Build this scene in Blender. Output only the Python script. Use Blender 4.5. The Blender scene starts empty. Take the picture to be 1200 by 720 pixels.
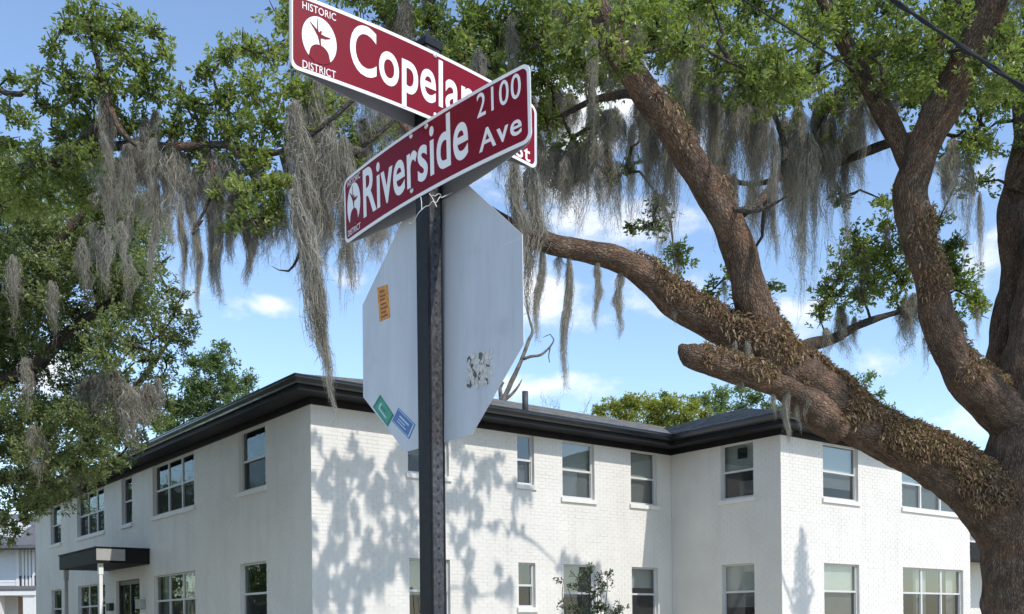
import bpy, bmesh, math, random
import numpy as np
from mathutils import Vector, Matrix, noise

SC = bpy.context.scene
COL = SC.collection
EYE = 1.6
F, CX, CY, RL = 1161.4, 600.0, 733.7, 0.011       # focal length, principal point, roll (in 1200 px units)

# ------------------------------------------------------------------ camera
cam_d = bpy.data.cameras.new('camera')
cam = bpy.data.objects.new('camera', cam_d); COL.objects.link(cam)
cam_d.sensor_fit = 'HORIZONTAL'; cam_d.sensor_width = 36.0
cam_d.lens = 36.0 * F / 1200.0
cam_d.shift_y = (CY - 360.0) / 1200.0
cam_d.clip_start = 0.05; cam_d.clip_end = 3000.0
cam.matrix_world = Matrix.Translation((0, 0, EYE)) @ Matrix.Rotation(math.pi/2, 4, 'X') @ Matrix.Rotation(-RL, 4, 'Z')
SC.camera = cam

# ------------------------------------------------------------------ light
SUN_H = Vector((0.723, -0.691))                    # horizontal direction towards the sun
SUN_EL = math.radians(45.0)
SUN_AZ = math.atan2(SUN_H.x, SUN_H.y)
S3 = Vector((SUN_H.x*math.cos(SUN_EL), SUN_H.y*math.cos(SUN_EL), math.sin(SUN_EL))).normalized()
sun_d = bpy.data.lights.new('sun', 'SUN'); sun_d.energy = 2.0; sun_d.angle = math.radians(0.45)
sun_d.color = (1.0, 0.945, 0.87)
sun = bpy.data.objects.new('sun', sun_d); COL.objects.link(sun)
sun.rotation_euler = S3.to_track_quat('Z', 'Y').to_euler(); sun.location = (20, -20, 30)

w = bpy.data.worlds.new('World'); SC.world = w; w.use_nodes = True
nt = w.node_tree; N = nt.nodes; L = nt.links; N.clear()
def wn(t, **k):
    n = N.new(t)
    for a, b in k.items(): setattr(n, a, b)
    return n
out = wn('ShaderNodeOutputWorld'); bg = wn('ShaderNodeBackground'); bg.inputs[1].default_value = 0.13
sky = wn('ShaderNodeTexSky', sky_type='NISHITA'); sky.sun_disc = False
sky.sun_elevation = SUN_EL; sky.sun_rotation = SUN_AZ
sky.altitude = 0; sky.air_density = 1.0; sky.dust_density = 0.25; sky.ozone_density = 1.9
tc = wn('ShaderNodeTexCoord'); sep = wn('ShaderNodeSeparateXYZ'); L.new(tc.outputs['Generated'], sep.inputs[0])
# cumulus puffs: (direction, radius, flattening, weight); some lie outside the view
def sdir(x, y):
    v = Vector(((x-CX)/F, 1, (CY-y)/F)); return v.normalized()
puffs = [(sdir(655, 345), .085, 1.5, .62), (sdir(735, 330), .075, 1.6, .60), (sdir(690, 165), .13, 1.0, .72), (sdir(745, 270), .07, .9, .70), (sdir(745, 250), .05, 1.0, .6), (sdir(640, 455), .07, 2.4, .66), (sdir(925, 365), .06, 1.6, .66), (sdir(1165, 285), .075, 1.3, .66), (sdir(1110, 500), .07, 2.2, .60),
         (sdir(326, 353), .030, 2.0, .56), (sdir(215, 345), .07, 1.5, .50), (sdir(415, 330), .045, 1.6, .46), (sdir(1010, 420), .07, 2.2, .42), (sdir(60, 430), .12, 2.0, .5), (sdir(-420, 300), .22, 1.6, .6), (sdir(1600, 260), .2, 1.5, .6), (sdir(2600, 350), .3, 1.8, .6),
         (Vector((.5, -.8, .35)).normalized(), .3, 1.6, .6), (Vector((-.6, -.7, .4)).normalized(), .28, 1.6, .6), (Vector((-.9, .1, .3)).normalized(), .22, 1.6, .6)]
n2 = wn('ShaderNodeTexNoise'); n2.inputs['Scale'].default_value = 13.0; n2.inputs['Detail'].default_value = 9; n2.inputs['Roughness'].default_value = 0.58
st_ = wn('ShaderNodeVectorMath', operation='MULTIPLY'); st_.inputs[1].default_value = (1, 1, 1.7); L.new(tc.outputs['Generated'], st_.inputs[0]); L.new(st_.outputs[0], n2.inputs['Vector'])
acc = None
for d_, r_, fl, wt in puffs:
    s1 = wn('ShaderNodeVectorMath', operation='SUBTRACT'); L.new(tc.outputs['Generated'], s1.inputs[0]); s1.inputs[1].default_value = d_
    s2 = wn('ShaderNodeVectorMath', operation='MULTIPLY'); L.new(s1.outputs[0], s2.inputs[0]); s2.inputs[1].default_value = (1, 1, fl)
    s3 = wn('ShaderNodeVectorMath', operation='LENGTH'); L.new(s2.outputs[0], s3.inputs[0])
    s4 = wn('ShaderNodeMapRange'); L.new(s3.outputs['Value'], s4.inputs['Value']); s4.inputs['From Max'].default_value = r_*1.5; s4.inputs['To Min'].default_value = wt; s4.inputs['To Max'].default_value = 0.0
    if acc is None: acc = s4.outputs[0]
    else:
        s5 = wn('ShaderNodeMath', operation='MAXIMUM'); L.new(acc, s5.inputs[0]); L.new(s4.outputs[0], s5.inputs[1]); acc = s5.outputs[0]
sm = wn('ShaderNodeMath', operation='MULTIPLY_ADD'); L.new(n2.outputs['Fac'], sm.inputs[0]); sm.inputs[1].default_value = 1.5; L.new(acc, sm.inputs[2])
cr = wn('ShaderNodeMapRange'); cr.interpolation_type = 'SMOOTHSTEP'
cr.inputs['From Min'].default_value = 1.06; cr.inputs['From Max'].default_value = 1.50; cr.inputs['To Max'].default_value = 0.95
L.new(sm.outputs[0], cr.inputs['Value'])
mixc = wn('ShaderNodeMixRGB'); mixc.inputs[2].default_value = (4.6, 4.75, 5.0, 1)
tint = wn('ShaderNodeMixRGB', blend_type='MULTIPLY'); tint.inputs[0].default_value = 1.0; tint.inputs[2].default_value = (1.0, 1.0, 1.0, 1)
L.new(sky.outputs[0], tint.inputs[1])
L.new(cr.outputs[0], mixc.inputs[0]); L.new(tint.outputs[0], mixc.inputs[1]); L.new(mixc.outputs[0], bg.inputs[0]); L.new(bg.outputs[0], out.inputs[0])

SC.view_settings.view_transform = 'Standard'; SC.view_settings.look = 'None'
SC.view_settings.exposure = 0.95; SC.view_settings.gamma = 1.0; SC.view_settings.use_curve_mapping = False
SC.render.engine = 'CYCLES'
SC.cycles.max_bounces = 8; SC.cycles.transparent_max_bounces = 12

# ------------------------------------------------------------------ helpers
def pix(x, y, Y):
    """World point at depth Y that the photograph shows near (x, y) (1200 px wide)."""
    c, s = math.cos(RL), math.sin(RL); U = (x-CX)/F; V = (CY-y)/F
    return Vector(((U*c+V*s)*Y, Y, (-U*s+V*c)*Y + EYE))

def mat(name, build):
    m = bpy.data.materials.new(name); m.use_nodes = True
    t = m.node_tree; t.nodes.clear()
    o = t.nodes.new('ShaderNodeOutputMaterial')
    sh = build(t); t.links.new(sh, o.inputs[0])
    return m
def nd(t, kind, ins=None, **k):
    n = t.nodes.new(kind)
    for a, b in k.items(): setattr(n, a, b)
    for a, b in (ins or {}).items():
        if isinstance(b, bpy.types.NodeSocket): t.links.new(b, n.inputs[a])
        else: n.inputs[a].default_value = b
    return n
def noise_n(t, scale, detail=4, rough=0.55, vec=None, out='Fac'):
    n = nd(t, 'ShaderNodeTexNoise', {'Scale': scale, 'Detail': detail, 'Roughness': rough})
    if vec is None:
        vec = nd(t, 'ShaderNodeTexCoord').outputs['Object']
    t.links.new(vec, n.inputs['Vector'])
    return n.outputs[out]
def ramp(t, fac, stops):
    r = nd(t, 'ShaderNodeValToRGB', {'Fac': fac}); e = r.color_ramp.elements
    while len(e) < len(stops): e.new(0.5)
    for i, (p, c) in enumerate(stops):
        e[i].position = p; e[i].color = (*c, 1) if len(c) == 3 else c
    return r.outputs[0]
def bump(t, h, strength=0.3, dist=0.01):
    return nd(t, 'ShaderNodeBump', {'Height': h, 'Strength': strength, 'Distance': dist}).outputs[0]
def pbsdf(t, color, rough=0.6, metal=0.0, spec=0.5, normal=None, coat=0.0):
    ins = {'Roughness': rough, 'Metallic': metal, 'Specular IOR Level': spec, 'Coat Weight': coat}
    ins['Base Color'] = color if isinstance(color, bpy.types.NodeSocket) else (*color, 1)
    if normal is not None: ins['Normal'] = normal
    return nd(t, 'ShaderNodeBsdfPrincipled', ins).outputs[0]
def simple(name, color, rough=0.6, metal=0.0, var=0.08, scale=6, bstr=0.0, coat=0.0, bscale=60, spec=0.5):
    def b(t):
        f = noise_n(t, scale, 6)
        c0 = tuple(max(0, c*(1-var)) for c in color); c1 = tuple(min(1, c*(1+var)) for c in color)
        col = ramp(t, f, [(0.3, c0), (0.7, c1)])
        nrm = bump(t, noise_n(t, bscale, 3), bstr, 0.004) if bstr else None
        return pbsdf(t, col, rough, metal, spec, nrm, coat)
    return mat(name, b)

def ramp_attr_leaf(name, stops, trans=0.35, rough=0.42, spec=0.5):
    def b(t):
        a = nd(t, 'ShaderNodeAttribute', attribute_name='v').outputs['Fac']
        col = ramp(t, a, stops)
        p = pbsdf(t, col, rough, 0, spec)
        tcol = nd(t, 'ShaderNodeMixRGB', {0: 1.0, 1: col, 2: (1.25, 1.45, 0.5, 1)}, blend_type='MULTIPLY').outputs[0]
        tr = nd(t, 'ShaderNodeBsdfTranslucent', {'Color': tcol}).outputs[0]
        return nd(t, 'ShaderNodeMixShader', {0: trans, 1: p, 2: tr}).outputs[0]
    return mat(name, b)

M = {}
def paint_white(t):
    f = noise_n(t, 1.3, 6); f2 = noise_n(t, 22, 5)
    c = ramp(t, f, [(0.3, (0.645, 0.622, 0.578)), (0.7, (0.705, 0.682, 0.636))])
    tc = nd(t, 'ShaderNodeTexCoord').outputs['Object']
    mp = nd(t, 'ShaderNodeMapping', {'Vector': tc, 'Scale': (3.2, 3.2, 0.35)}).outputs[0]
    streak = ramp(t, noise_n(t, 1.0, 6, 0.6, mp), [(0.50, (0, 0, 0)), (0.80, (0.45, 0.45, 0.45))])
    c = nd(t, 'ShaderNodeMixRGB', {0: streak, 1: c, 2: (0.52, 0.50, 0.46, 1)}).outputs[0]
    return pbsdf(t, c, 0.6, 0, 0.3, bump(t, f2, 0.10, 0.002))
M['brick_paint'] = mat('white_painted_brick', paint_white)
M['mortar'] = simple('painted_mortar', (0.74, 0.735, 0.72), 0.75, var=0.05, scale=8, bstr=0.2)
M['sill'] = simple('painted_sill', (0.70, 0.685, 0.65), 0.6, var=0.05, scale=9, bstr=0.1)
M['black_trim'] = simple('black_trim_paint', (0.010, 0.0105, 0.012), 0.55, var=0.3, scale=3, bstr=0.08, spec=0.2)
M['soffit'] = simple('black_soffit_paint', (0.010, 0.0105, 0.012), 0.7, var=0.3, scale=3)
M['gutter'] = simple('black_gutter_metal', (0.014, 0.0145, 0.016), 0.28, 0.1, var=0.3, scale=4, coat=0.3)
M['alu'] = simple('window_aluminium', (0.50, 0.50, 0.49), 0.38, 0.4, var=0.08)
M['vinyl'] = simple('pale_window_frame', (0.55, 0.55, 0.545), 0.45, var=0.05)
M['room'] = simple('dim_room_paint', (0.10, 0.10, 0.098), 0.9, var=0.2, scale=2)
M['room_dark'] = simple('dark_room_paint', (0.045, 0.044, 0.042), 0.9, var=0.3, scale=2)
M['blind'] = simple('grey_roller_blind', (0.56, 0.56, 0.55), 0.8, var=0.06, scale=3)
def glass(t):
    tc = nd(t, 'ShaderNodeTexCoord').outputs['Object']
    nrm = bump(t, noise_n(t, 1.6, 2, 0.5, tc), 0.012, 0.3)
    fr = nd(t, 'ShaderNodeFresnel', {'IOR': 1.75, 'Normal': nrm}).outputs[0]
    front = nd(t, 'ShaderNodeMath', {0: 1.5, 1: nd(t, 'ShaderNodeMath', {0: nd(t, 'ShaderNodeNewGeometry').outputs['Backfacing'], 1: 1.5}, operation='MULTIPLY').outputs[0]}, operation='SUBTRACT').outputs[0]
    k = nd(t, 'ShaderNodeMath', {0: fr, 1: front}, operation='MULTIPLY', use_clamp=True).outputs[0]      # only the outer face mirrors
    tr = nd(t, 'ShaderNodeBsdfTransparent', {'Color': (0.80, 0.83, 0.82, 1)}).outputs[0]
    gl = nd(t, 'ShaderNodeBsdfGlossy', {'Color': (0.95, 0.97, 0.97, 1), 'Roughness': 0.015, 'Normal': nrm}).outputs[0]
    return nd(t, 'ShaderNodeMixShader', {0: k, 1: tr, 2: gl}).outputs[0]
M['glass'] = mat('window_glass', glass)
def screen(t):
    tr = nd(t, 'ShaderNodeBsdfTransparent').outputs[0]
    d = nd(t, 'ShaderNodeBsdfDiffuse', {'Color': (0.055, 0.056, 0.058, 1)}).outputs[0]
    return nd(t, 'ShaderNodeMixShader', {0: 0.40, 1: tr, 2: d}).outputs[0]
M['screen'] = mat('insect_screen_mesh', screen)
def shingle(t):
    tc = nd(t, 'ShaderNodeTexCoord').outputs['Object']
    v = nd(t, 'ShaderNodeTexVoronoi', {'Scale': 5.0, 'Vector': tc}).outputs['Color']
    c = nd(t, 'ShaderNodeMixRGB', {0: 0.35, 1: (0.085, 0.085, 0.09, 1), 2: v}).outputs[0]
    h = nd(t, 'ShaderNodeHueSaturation', {'Saturation': 0.05, 'Value': 0.5, 'Color': c}).outputs[0]
    return pbsdf(t, h, 0.85, 0, 0.3, bump(t, noise_n(t, 90, 3), 0.5, 0.01))
M['shingle'] = mat('grey_roof_shingle', shingle)
M['bounce_road'] = simple('pale_bounce_road', (0.40, 0.372, 0.315), 0.9, var=0.3, scale=20, bstr=0.5, bscale=200)  # unseen road, colour raised to bounce light onto the walls
M['concrete'] = simple('pale_concrete', (0.40, 0.39, 0.36), 0.85, var=0.14, scale=3, bstr=0.2)
M['line_paint'] = simple('road_line_paint', (0.70, 0.70, 0.66), 0.7, var=0.1)
M['bounce_turf'] = simple('pale_bounce_lawn', (0.36, 0.325, 0.235), 0.95, var=0.35, scale=3, bstr=0.6, bscale=120)  # unseen lawn, kept pale so it reflects light up at the facades
M['maroon'] = simple('maroon_sign_sheeting', (0.175, 0.0030, 0.0145), 0.45, var=0.10, scale=5, spec=0.14)
M['sign_white'] = simple('white_sign_sheeting', (0.78, 0.76, 0.74), 0.35, var=0.04, scale=8, coat=0.2)
M['sign_alu'] = simple('bare_sign_aluminium', (0.40, 0.41, 0.42), 0.45, 0.55, var=0.10, scale=4)
def stop_back(t):
    tc = nd(t, 'ShaderNodeTexCoord').outputs['Object']
    mp = nd(t, 'ShaderNodeMapping', {'Vector': tc, 'Scale': (7, 7, 1.0)}).outputs[0]
    f = noise_n(t, 2.2, 5, 0.55, mp); g = noise_n(t, 9, 4)
    c = ramp(t, f, [(0.3, (0.45, 0.465, 0.49)), (0.72, (0.53, 0.545, 0.565))])
    c = nd(t, 'ShaderNodeMixRGB', {0: ramp(t, g, [(0.62, (0, 0, 0)), (0.8, (0.35, 0.35, 0.35))]), 1: c, 2: (0.30, 0.31, 0.33, 1)}).outputs[0]
    mp2 = nd(t, 'ShaderNodeMapping', {'Vector': tc, 'Scale': (60, 60, 2.2)}).outputs[0]
    st = ramp(t, noise_n(t, 1.0, 5, 0.7, mp2), [(0.56, (0, 0, 0)), (0.78, (0.40, 0.40, 0.40))])
    c = nd(t, 'ShaderNodeMixRGB', {0: st, 1: c, 2: (0.33, 0.33, 0.335, 1)}).outputs[0]
    scr = nd(t, 'ShaderNodeMapping', {'Vector': tc, 'Scale': (4, 4, 90), 'Rotation': (0.3, 0.9, 0)}).outputs[0]
    s2 = ramp(t, noise_n(t, 1.0, 2, 0.5, scr), [(0.70, (0, 0, 0)), (0.74, (0.35, 0.35, 0.35))])
    c = nd(t, 'ShaderNodeMixRGB', {0: s2, 1: c, 2: (0.68, 0.69, 0.70, 1)}).outputs[0]
    return pbsdf(t, c, ramp(t, g, [(0.3, (0.34,)*3), (0.7, (0.55,)*3)]), 0.08, 0.4)
M['stop_back'] = mat('bare_stop_sign_back', stop_back)
M['stop_red'] = simple('red_sign_sheeting', (0.45, 0.012, 0.02), 0.3, var=0.05)
def post_paint(t):
    tc = nd(t, 'ShaderNodeTexCoord').outputs['Object']
    f = noise_n(t, 75, 6, 0.7, tc); g = noise_n(t, 3.5, 3, 0.5, tc)
    s = nd(t, 'ShaderNodeMath', {0: f, 1: nd(t, 'ShaderNodeMath', {0: g, 1: 0.35}, operation='MULTIPLY').outputs[0]}, operation='ADD').outputs[0]
    c = ramp(t, s, [(0.60, (0.022, 0.022, 0.026)), (1.0, (0.12, 0.12, 0.125))])
    return pbsdf(t, c, 0.5, 0, 0.5, bump(t, f, 0.3, 0.003))
M['post'] = mat('worn_black_post_paint', post_paint)
M['post_dark'] = simple('black_and_shade_post_paint', (0.011, 0.011, 0.013), 0.5, var=0.4, scale=40, bstr=0.15, spec=0.22)  # black paint; also stands in for shade on the post's left face
M['hole'] = simple('post_hole_shadow_steel', (0.012, 0.012, 0.013), 0.8)
M['zinc'] = simple('zinc_bolt', (0.58, 0.55, 0.53), 0.35, 0.7)
M['wire_tie'] = simple('pale_tie_wire', (0.62, 0.60, 0.54), 0.5, 0.2)
M['orange'] = simple('orange_sticker', (0.55, 0.22, 0.02), 0.5, var=0.35, scale=60)
M['orange_ink'] = simple('brown_sticker_ink', (0.22, 0.08, 0.02), 0.6)
M['green_st'] = simple('green_sticker', (0.03, 0.26, 0.15), 0.4, var=0.12, scale=40)
M['blue_st'] = simple('blue_sticker', (0.055, 0.13, 0.34), 0.4, var=0.12, scale=40)
M['st_ink'] = simple('pale_sticker_ink', (0.42, 0.55, 0.58), 0.5)
M['st_edge'] = simple('dark_sticker_edge', (0.02, 0.10, 0.09), 0.5)
M['torn_paper'] = simple('torn_sticker_paper', (0.52, 0.50, 0.45), 0.8, var=0.25, scale=90)
M['torn_black'] = simple('torn_sticker_black', (0.10, 0.095, 0.085), 0.8, var=0.5, scale=90)
M['cable'] = simple('black_cable_sheath', (0.016, 0.016, 0.016), 0.85, var=0.3, scale=5)
M['siding'] = simple('white_lap_siding', (0.72, 0.73, 0.74), 0.6, var=0.03)
M['house_trim'] = simple('white_house_trim', (0.78, 0.78, 0.77), 0.5, var=0.03)
M['porch'] = simple('tan_porch_paint', (0.38, 0.26, 0.20), 0.7, var=0.1)
M['house_roof'] = simple('weathered_house_roof', (0.12, 0.12, 0.13), 0.85, var=0.2, scale=9)
M['door'] = simple('black_door_paint', (0.02, 0.02, 0.022), 0.35)
M['grey_box'] = simple('grey_box_enamel', (0.36, 0.36, 0.35), 0.5)
M['vent'] = simple('dark_vent_pipe', (0.05, 0.05, 0.05), 0.6)

def bark(name, c0, c1, c2):
    def b(t):
        v = nd(t, 'ShaderNodeAttribute', attribute_name='bco').outputs['Vector']
        mp = nd(t, 'ShaderNodeMapping', {'Vector': v, 'Scale': (1, 1, 0.30)}).outputs[0]
        f = noise_n(t, 24, 7, 0.65, mp)
        vo = nd(t, 'ShaderNodeTexVoronoi', {'Scale': 58.0, 'Vector': nd(t, 'ShaderNodeMixRGB', {0: 0.05, 1: mp, 2: noise_n(t, 9, 3, 0.5, mp, 'Color')}).outputs[0]}, feature='DISTANCE_TO_EDGE').outputs['Distance']
        vr = nd(t, 'ShaderNodeMapRange', {'Value': vo, 'From Max': 0.22}).outputs[0]
        g = noise_n(t, 2.2, 4)
        c = ramp(t, f, [(0.28, c0), (0.52, c1), (0.78, c2)])
        lich = ramp(t, g, [(0.50, (0, 0, 0)), (0.68, (0.30, 0.30, 0.30))])
        c = nd(t, 'ShaderNodeMixRGB', {0: lich, 1: c, 2: (0.24, 0.22, 0.18, 1)}).outputs[0]
        g2 = noise_n(t, 5.0, 5, 0.6)
        c = nd(t, 'ShaderNodeMixRGB', {0: ramp(t, g2, [(0.42, (0, 0, 0)), (0.62, (0.50, 0.50, 0.50))]), 1: c, 2: (0.070, 0.052, 0.040, 1)}).outputs[0]
        g3 = noise_n(t, 3.1, 5, 0.6)
        c = nd(t, 'ShaderNodeMixRGB', {0: ramp(t, g3, [(0.52, (0, 0, 0)), (0.70, (0.7, 0.7, 0.7))]), 1: c, 2: (0.30, 0.17, 0.105, 1)}).outputs[0]
        crk = nd(t, 'ShaderNodeMapRange', {'Value': vr, 'From Max': 0.5, 'To Min': 0.62, 'To Max': 1.0}).outputs[0]
        c = nd(t, 'ShaderNodeMixRGB', {0: 1.0, 1: c, 2: crk}, blend_type='MULTIPLY').outputs[0]
        h = nd(t, 'ShaderNodeMath', {0: f, 1: vr}, operation='ADD').outputs[0]
        return pbsdf(t, c, 0.9, 0, 0.2, bump(t, h, 1.0, 0.018))
    return mat(name, b)
M['bark'] = bark('live_oak_bark', (0.090, 0.056, 0.038), (0.205, 0.138, 0.096), (0.34, 0.255, 0.19))
M['bark_grey'] = bark('grey_branch_bark', (0.05, 0.045, 0.04), (0.11, 0.10, 0.088), (0.2, 0.185, 0.165))
M['bare_wood'] = bark('pale_dead_wood', (0.22, 0.20, 0.17), (0.36, 0.33, 0.29), (0.48, 0.45, 0.41))
GREEN = [(0.0, (0.075, 0.102, 0.038)), (0.3, (0.155, 0.198, 0.060)), (0.65, (0.250, 0.290, 0.098)), (1.0, (0.37, 0.40, 0.17))]
M['leaf'] = ramp_attr_leaf('oak_leaf', GREEN, 0.48, 0.36)
M['leaf_dull'] = ramp_attr_leaf('dull_oak_leaf', [(0, (0.085, 0.11, 0.052)), (0.4, (0.170, 0.204, 0.092)), (0.75, (0.255, 0.285, 0.135)), (1, (0.35, 0.365, 0.20))], 0.45, 0.42)
M['leaf_far'] = ramp_attr_leaf('pale_far_leaf', [(0, (0.075, 0.115, 0.048)), (0.5, (0.155, 0.215, 0.080)), (1, (0.26, 0.32, 0.13))], 0.35, 0.5)
M['leaf_yellow'] = ramp_attr_leaf('yellow_green_leaf', [(0, (0.15, 0.17, 0.03)), (0.5, (0.28, 0.29, 0.055)), (1, (0.40, 0.40, 0.10))], 0.35, 0.5)
M['leaf_shrub'] = ramp_attr_leaf('shrub_leaf', [(0, (0.03, 0.05, 0.025)), (0.6, (0.06, 0.085, 0.04)), (1, (0.20, 0.22, 0.17))], 0.2, 0.4)
def moss(t):
    a = nd(t, 'ShaderNodeAttribute', attribute_name='v').outputs['Fac']
    r = nd(t, 'ShaderNodeObjectInfo').outputs['Random']
    s = nd(t, 'ShaderNodeMath', {0: a, 1: nd(t, 'ShaderNodeMath', {0: r, 1: -0.15, 2: 0.42}, operation='MULTIPLY_ADD').outputs[0]}, operation='ADD').outputs[0]
    c = ramp(t, s, [(0.10, (0.080, 0.070, 0.057)), (0.45, (0.225, 0.204, 0.170)), (0.80, (0.395, 0.372, 0.318)), (1.0, (0.55, 0.53, 0.46))])
    p = nd(t, 'ShaderNodeBsdfDiffuse', {'Color': c}).outputs[0]
    tr = nd(t, 'ShaderNodeBsdfTranslucent', {'Color': c}).outputs[0]
    return nd(t, 'ShaderNodeMixShader', {0: 0.52, 1: p, 2: tr}).outputs[0]
M['moss'] = mat('spanish_moss', moss)
M['fern'] = ramp_attr_leaf('dry_resurrection_fern', [(0, (0.12, 0.078, 0.050)), (0.45, (0.235, 0.152, 0.096)), (0.85, (0.43, 0.32, 0.22)), (1, (0.34, 0.33, 0.17))], 0.2, 0.8, 0.1)

# mesh -----------------------------------------------------------------
def np_mesh(name, V, faces, attr=None, vattr=None, smooth=False):
    """V (n,3); faces: list of (m,k) int arrays; attr: per-vertex float 'v'; vattr: per-vertex vector 'bco'."""
    V = np.ascontiguousarray(V, dtype=np.float32)
    me = bpy.data.meshes.new(name)
    me.vertices.add(len(V)); me.vertices.foreach_set('co', V.ravel())
    fl = [np.ascontiguousarray(f, dtype=np.int32) for f in faces if len(f)]
    nl = sum(f.size for f in fl); npoly = sum(len(f) for f in fl)
    me.loops.add(nl); me.polygons.add(npoly)
    me.loops.foreach_set('vertex_index', np.concatenate([f.ravel() for f in fl]))
    tot = np.concatenate([np.full(len(f), f.shape[1], np.int32) for f in fl])
    st = np.concatenate([[0], np.cumsum(tot)[:-1]]).astype(np.int32)
    me.polygons.foreach_set('loop_start', st); me.polygons.foreach_set('loop_total', tot)
    me.polygons.foreach_set('use_smooth', np.full(npoly, bool(smooth)))
    if attr is not None:
        a = me.attributes.new('v', 'FLOAT', 'POINT'); a.data.foreach_set('value', np.ascontiguousarray(attr, np.float32))
    if vattr is not None:
        a = me.attributes.new('bco', 'FLOAT_VECTOR', 'POINT'); a.data.foreach_set('vector', np.ascontiguousarray(vattr, np.float32).ravel())
    me.update(calc_edges=True); me.validate()
    return me

ROOTLOC = {}
def put(o, parent=None):
    COL.objects.link(o)
    if parent is not None:
        o.parent = parent
        if parent.name in ROOTLOC: o.matrix_parent_inverse = Matrix.Translation(-ROOTLOC[parent.name])
    return o
def obj(name, me, m, parent=None, **props):
    o = bpy.data.objects.new(name, me)
    if m is not None:
        if not me.materials: me.materials.append(m)
    put(o, parent)
    for k, v in props.items(): o[k] = v
    return o
def thing(name, loc, label, cat, group=None):
    o = bpy.data.objects.new(name, None); COL.objects.link(o); o.location = loc; o.empty_display_size = 0.2
    ROOTLOC[o.name] = Vector(loc)
    o['label'] = label; o['category'] = cat
    if group: o['group'] = group
    return o
class MB:
    def __init__(s): s.v = []; s.f = []
    def add(s, vs, fs):
        b = len(s.v); s.v += [tuple(p) for p in vs]; s.f += [tuple(i+b for i in f) for f in fs]; return s
    def hexa(s, p):          # 8 corners: bottom 0-3 ccw, top 4-7
        return s.add(p, [(3,2,1,0), (4,5,6,7), (0,1,5,4), (1,2,6,5), (2,3,7,6), (3,0,4,7)])
    def mesh(s, name):
        me = bpy.data.meshes.new(name); me.from_pydata(s.v, [], s.f); me.update(); return me
def bevel_mesh(me, w, seg=1):
    bm = bmesh.new(); bm.from_mesh(me)
    bmesh.ops.bevel(bm, geom=list(bm.edges), offset=w, segments=seg, affect='EDGES', clamp_overlap=True)
    bm.to_mesh(me); bm.free(); return me

class Frame:
    """A vertical plane: origin (x, y), direction d along it, outward normal n."""
    def __init__(s, p, d, n): s.p, s.d, s.n = Vector(p), Vector(d), Vector(n)
    def at(s, t, z, off=0.0):
        q = s.p + s.d*t + s.n*off; return Vector((q.x, q.y, z))
    def box(s, mb, t0, t1, z0, z1, o0, o1):
        return mb.hexa([s.at(t0,z0,o1), s.at(t1,z0,o1), s.at(t1,z0,o0), s.at(t0,z0,o0), s.at(t0,z1,o1), s.at(t1,z1,o1), s.at(t1,z1,o0), s.at(t0,z1,o0)])
    def tpx(s, x, z):
        """Where along the plane the photo's column x is, at height z."""
        lo, hi = -2.0, 40.0
        def px(t):
            q = s.at(t, z); c, sn = math.cos(RL), math.sin(RL)
            return CX + F*(q.x*c - (q.z-EYE)*sn)/q.y
        up = px(hi) > px(lo)
        for _ in range(60):
            mid = (lo+hi)/2
            if (px(mid) < x) == up: lo = mid
            else: hi = mid
        return (lo+hi)/2

# ------------------------------------------------------------------ ground and roads
PHI = 0.668
B2 = Vector((math.cos(PHI), math.sin(PHI))); A2 = Vector((-math.sin(PHI), math.cos(PHI)))
C0 = Vector((-3.565, 17.738))
K1, K2 = 9.405, 3.132
def sq(s, q, z=0.0):
    p = C0 + B2*s + A2*q; return Vector((p.x, p.y, z))
def sheet(name, rects, z, m, kind='structure', thick=0.0):
    mb = MB()
    for (s0, s1, q0, q1) in rects:
        if thick: mb.hexa([sq(s0,q0,z-thick), sq(s1,q0,z-thick), sq(s1,q1,z-thick), sq(s0,q1,z-thick), sq(s0,q0,z), sq(s1,q0,z), sq(s1,q1,z), sq(s0,q1,z)])
        else: mb.add([sq(s0,q0,z), sq(s1,q0,z), sq(s1,q1,z), sq(s0,q1,z)], [(0,1,2,3)])
    return obj(name, mb.mesh(name), m, None, kind=kind)
sheet('ground', [(-900, 900, -900, 900)], 0.0, M['bounce_turf'])
sheet('road', [(-300, 300, -24, -15.0), (-18, -8.4, -15.0, 300), (-18, -8.4, -300, -24)], 0.004, M['bounce_road'])
sheet('kerb', [(-8.4, 120, -15.0, -14.85), (-8.4, -8.25, -14.85, 120), (-120, -18, -15.0, -14.85), (-18.15, -18, -14.85, 120)], 0.13, M['concrete'], thick=0.15)
side_walk = sheet('pavement', [(-8.25, 120, -14.85, -12.9), (-8.25, -6.3, -12.9, 120)], 0.135, M['concrete'], thick=0.14)
sheet('road_marking', [(-60, -20, -19.55, -19.42), (-6, 60, -19.55, -19.42), (-13.26, -13.13, -12, 60)], 0.009, M['line_paint'])

# ------------------------------------------------------------------ apartment building
ZT = 5.612          # wall top
HEADL = 2.92
LQ = 20.4
WE = 8.05
wallL = Frame(C0, A2, -B2)
wallR = Frame(C0, B2, -A2)
I0 = C0 + B2*K1
wallT = Frame(I0, -A2, -B2)
K0 = I0 - A2*K2
wallW = Frame(K0, B2, -A2)
bld = thing('apartment_building', (C0.x+B2.x*6+A2.x*6, C0.y+B2.y*6+A2.y*6, 0),
            'two-storey white painted brick building with black eaves behind the street signs', 'building')

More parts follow.
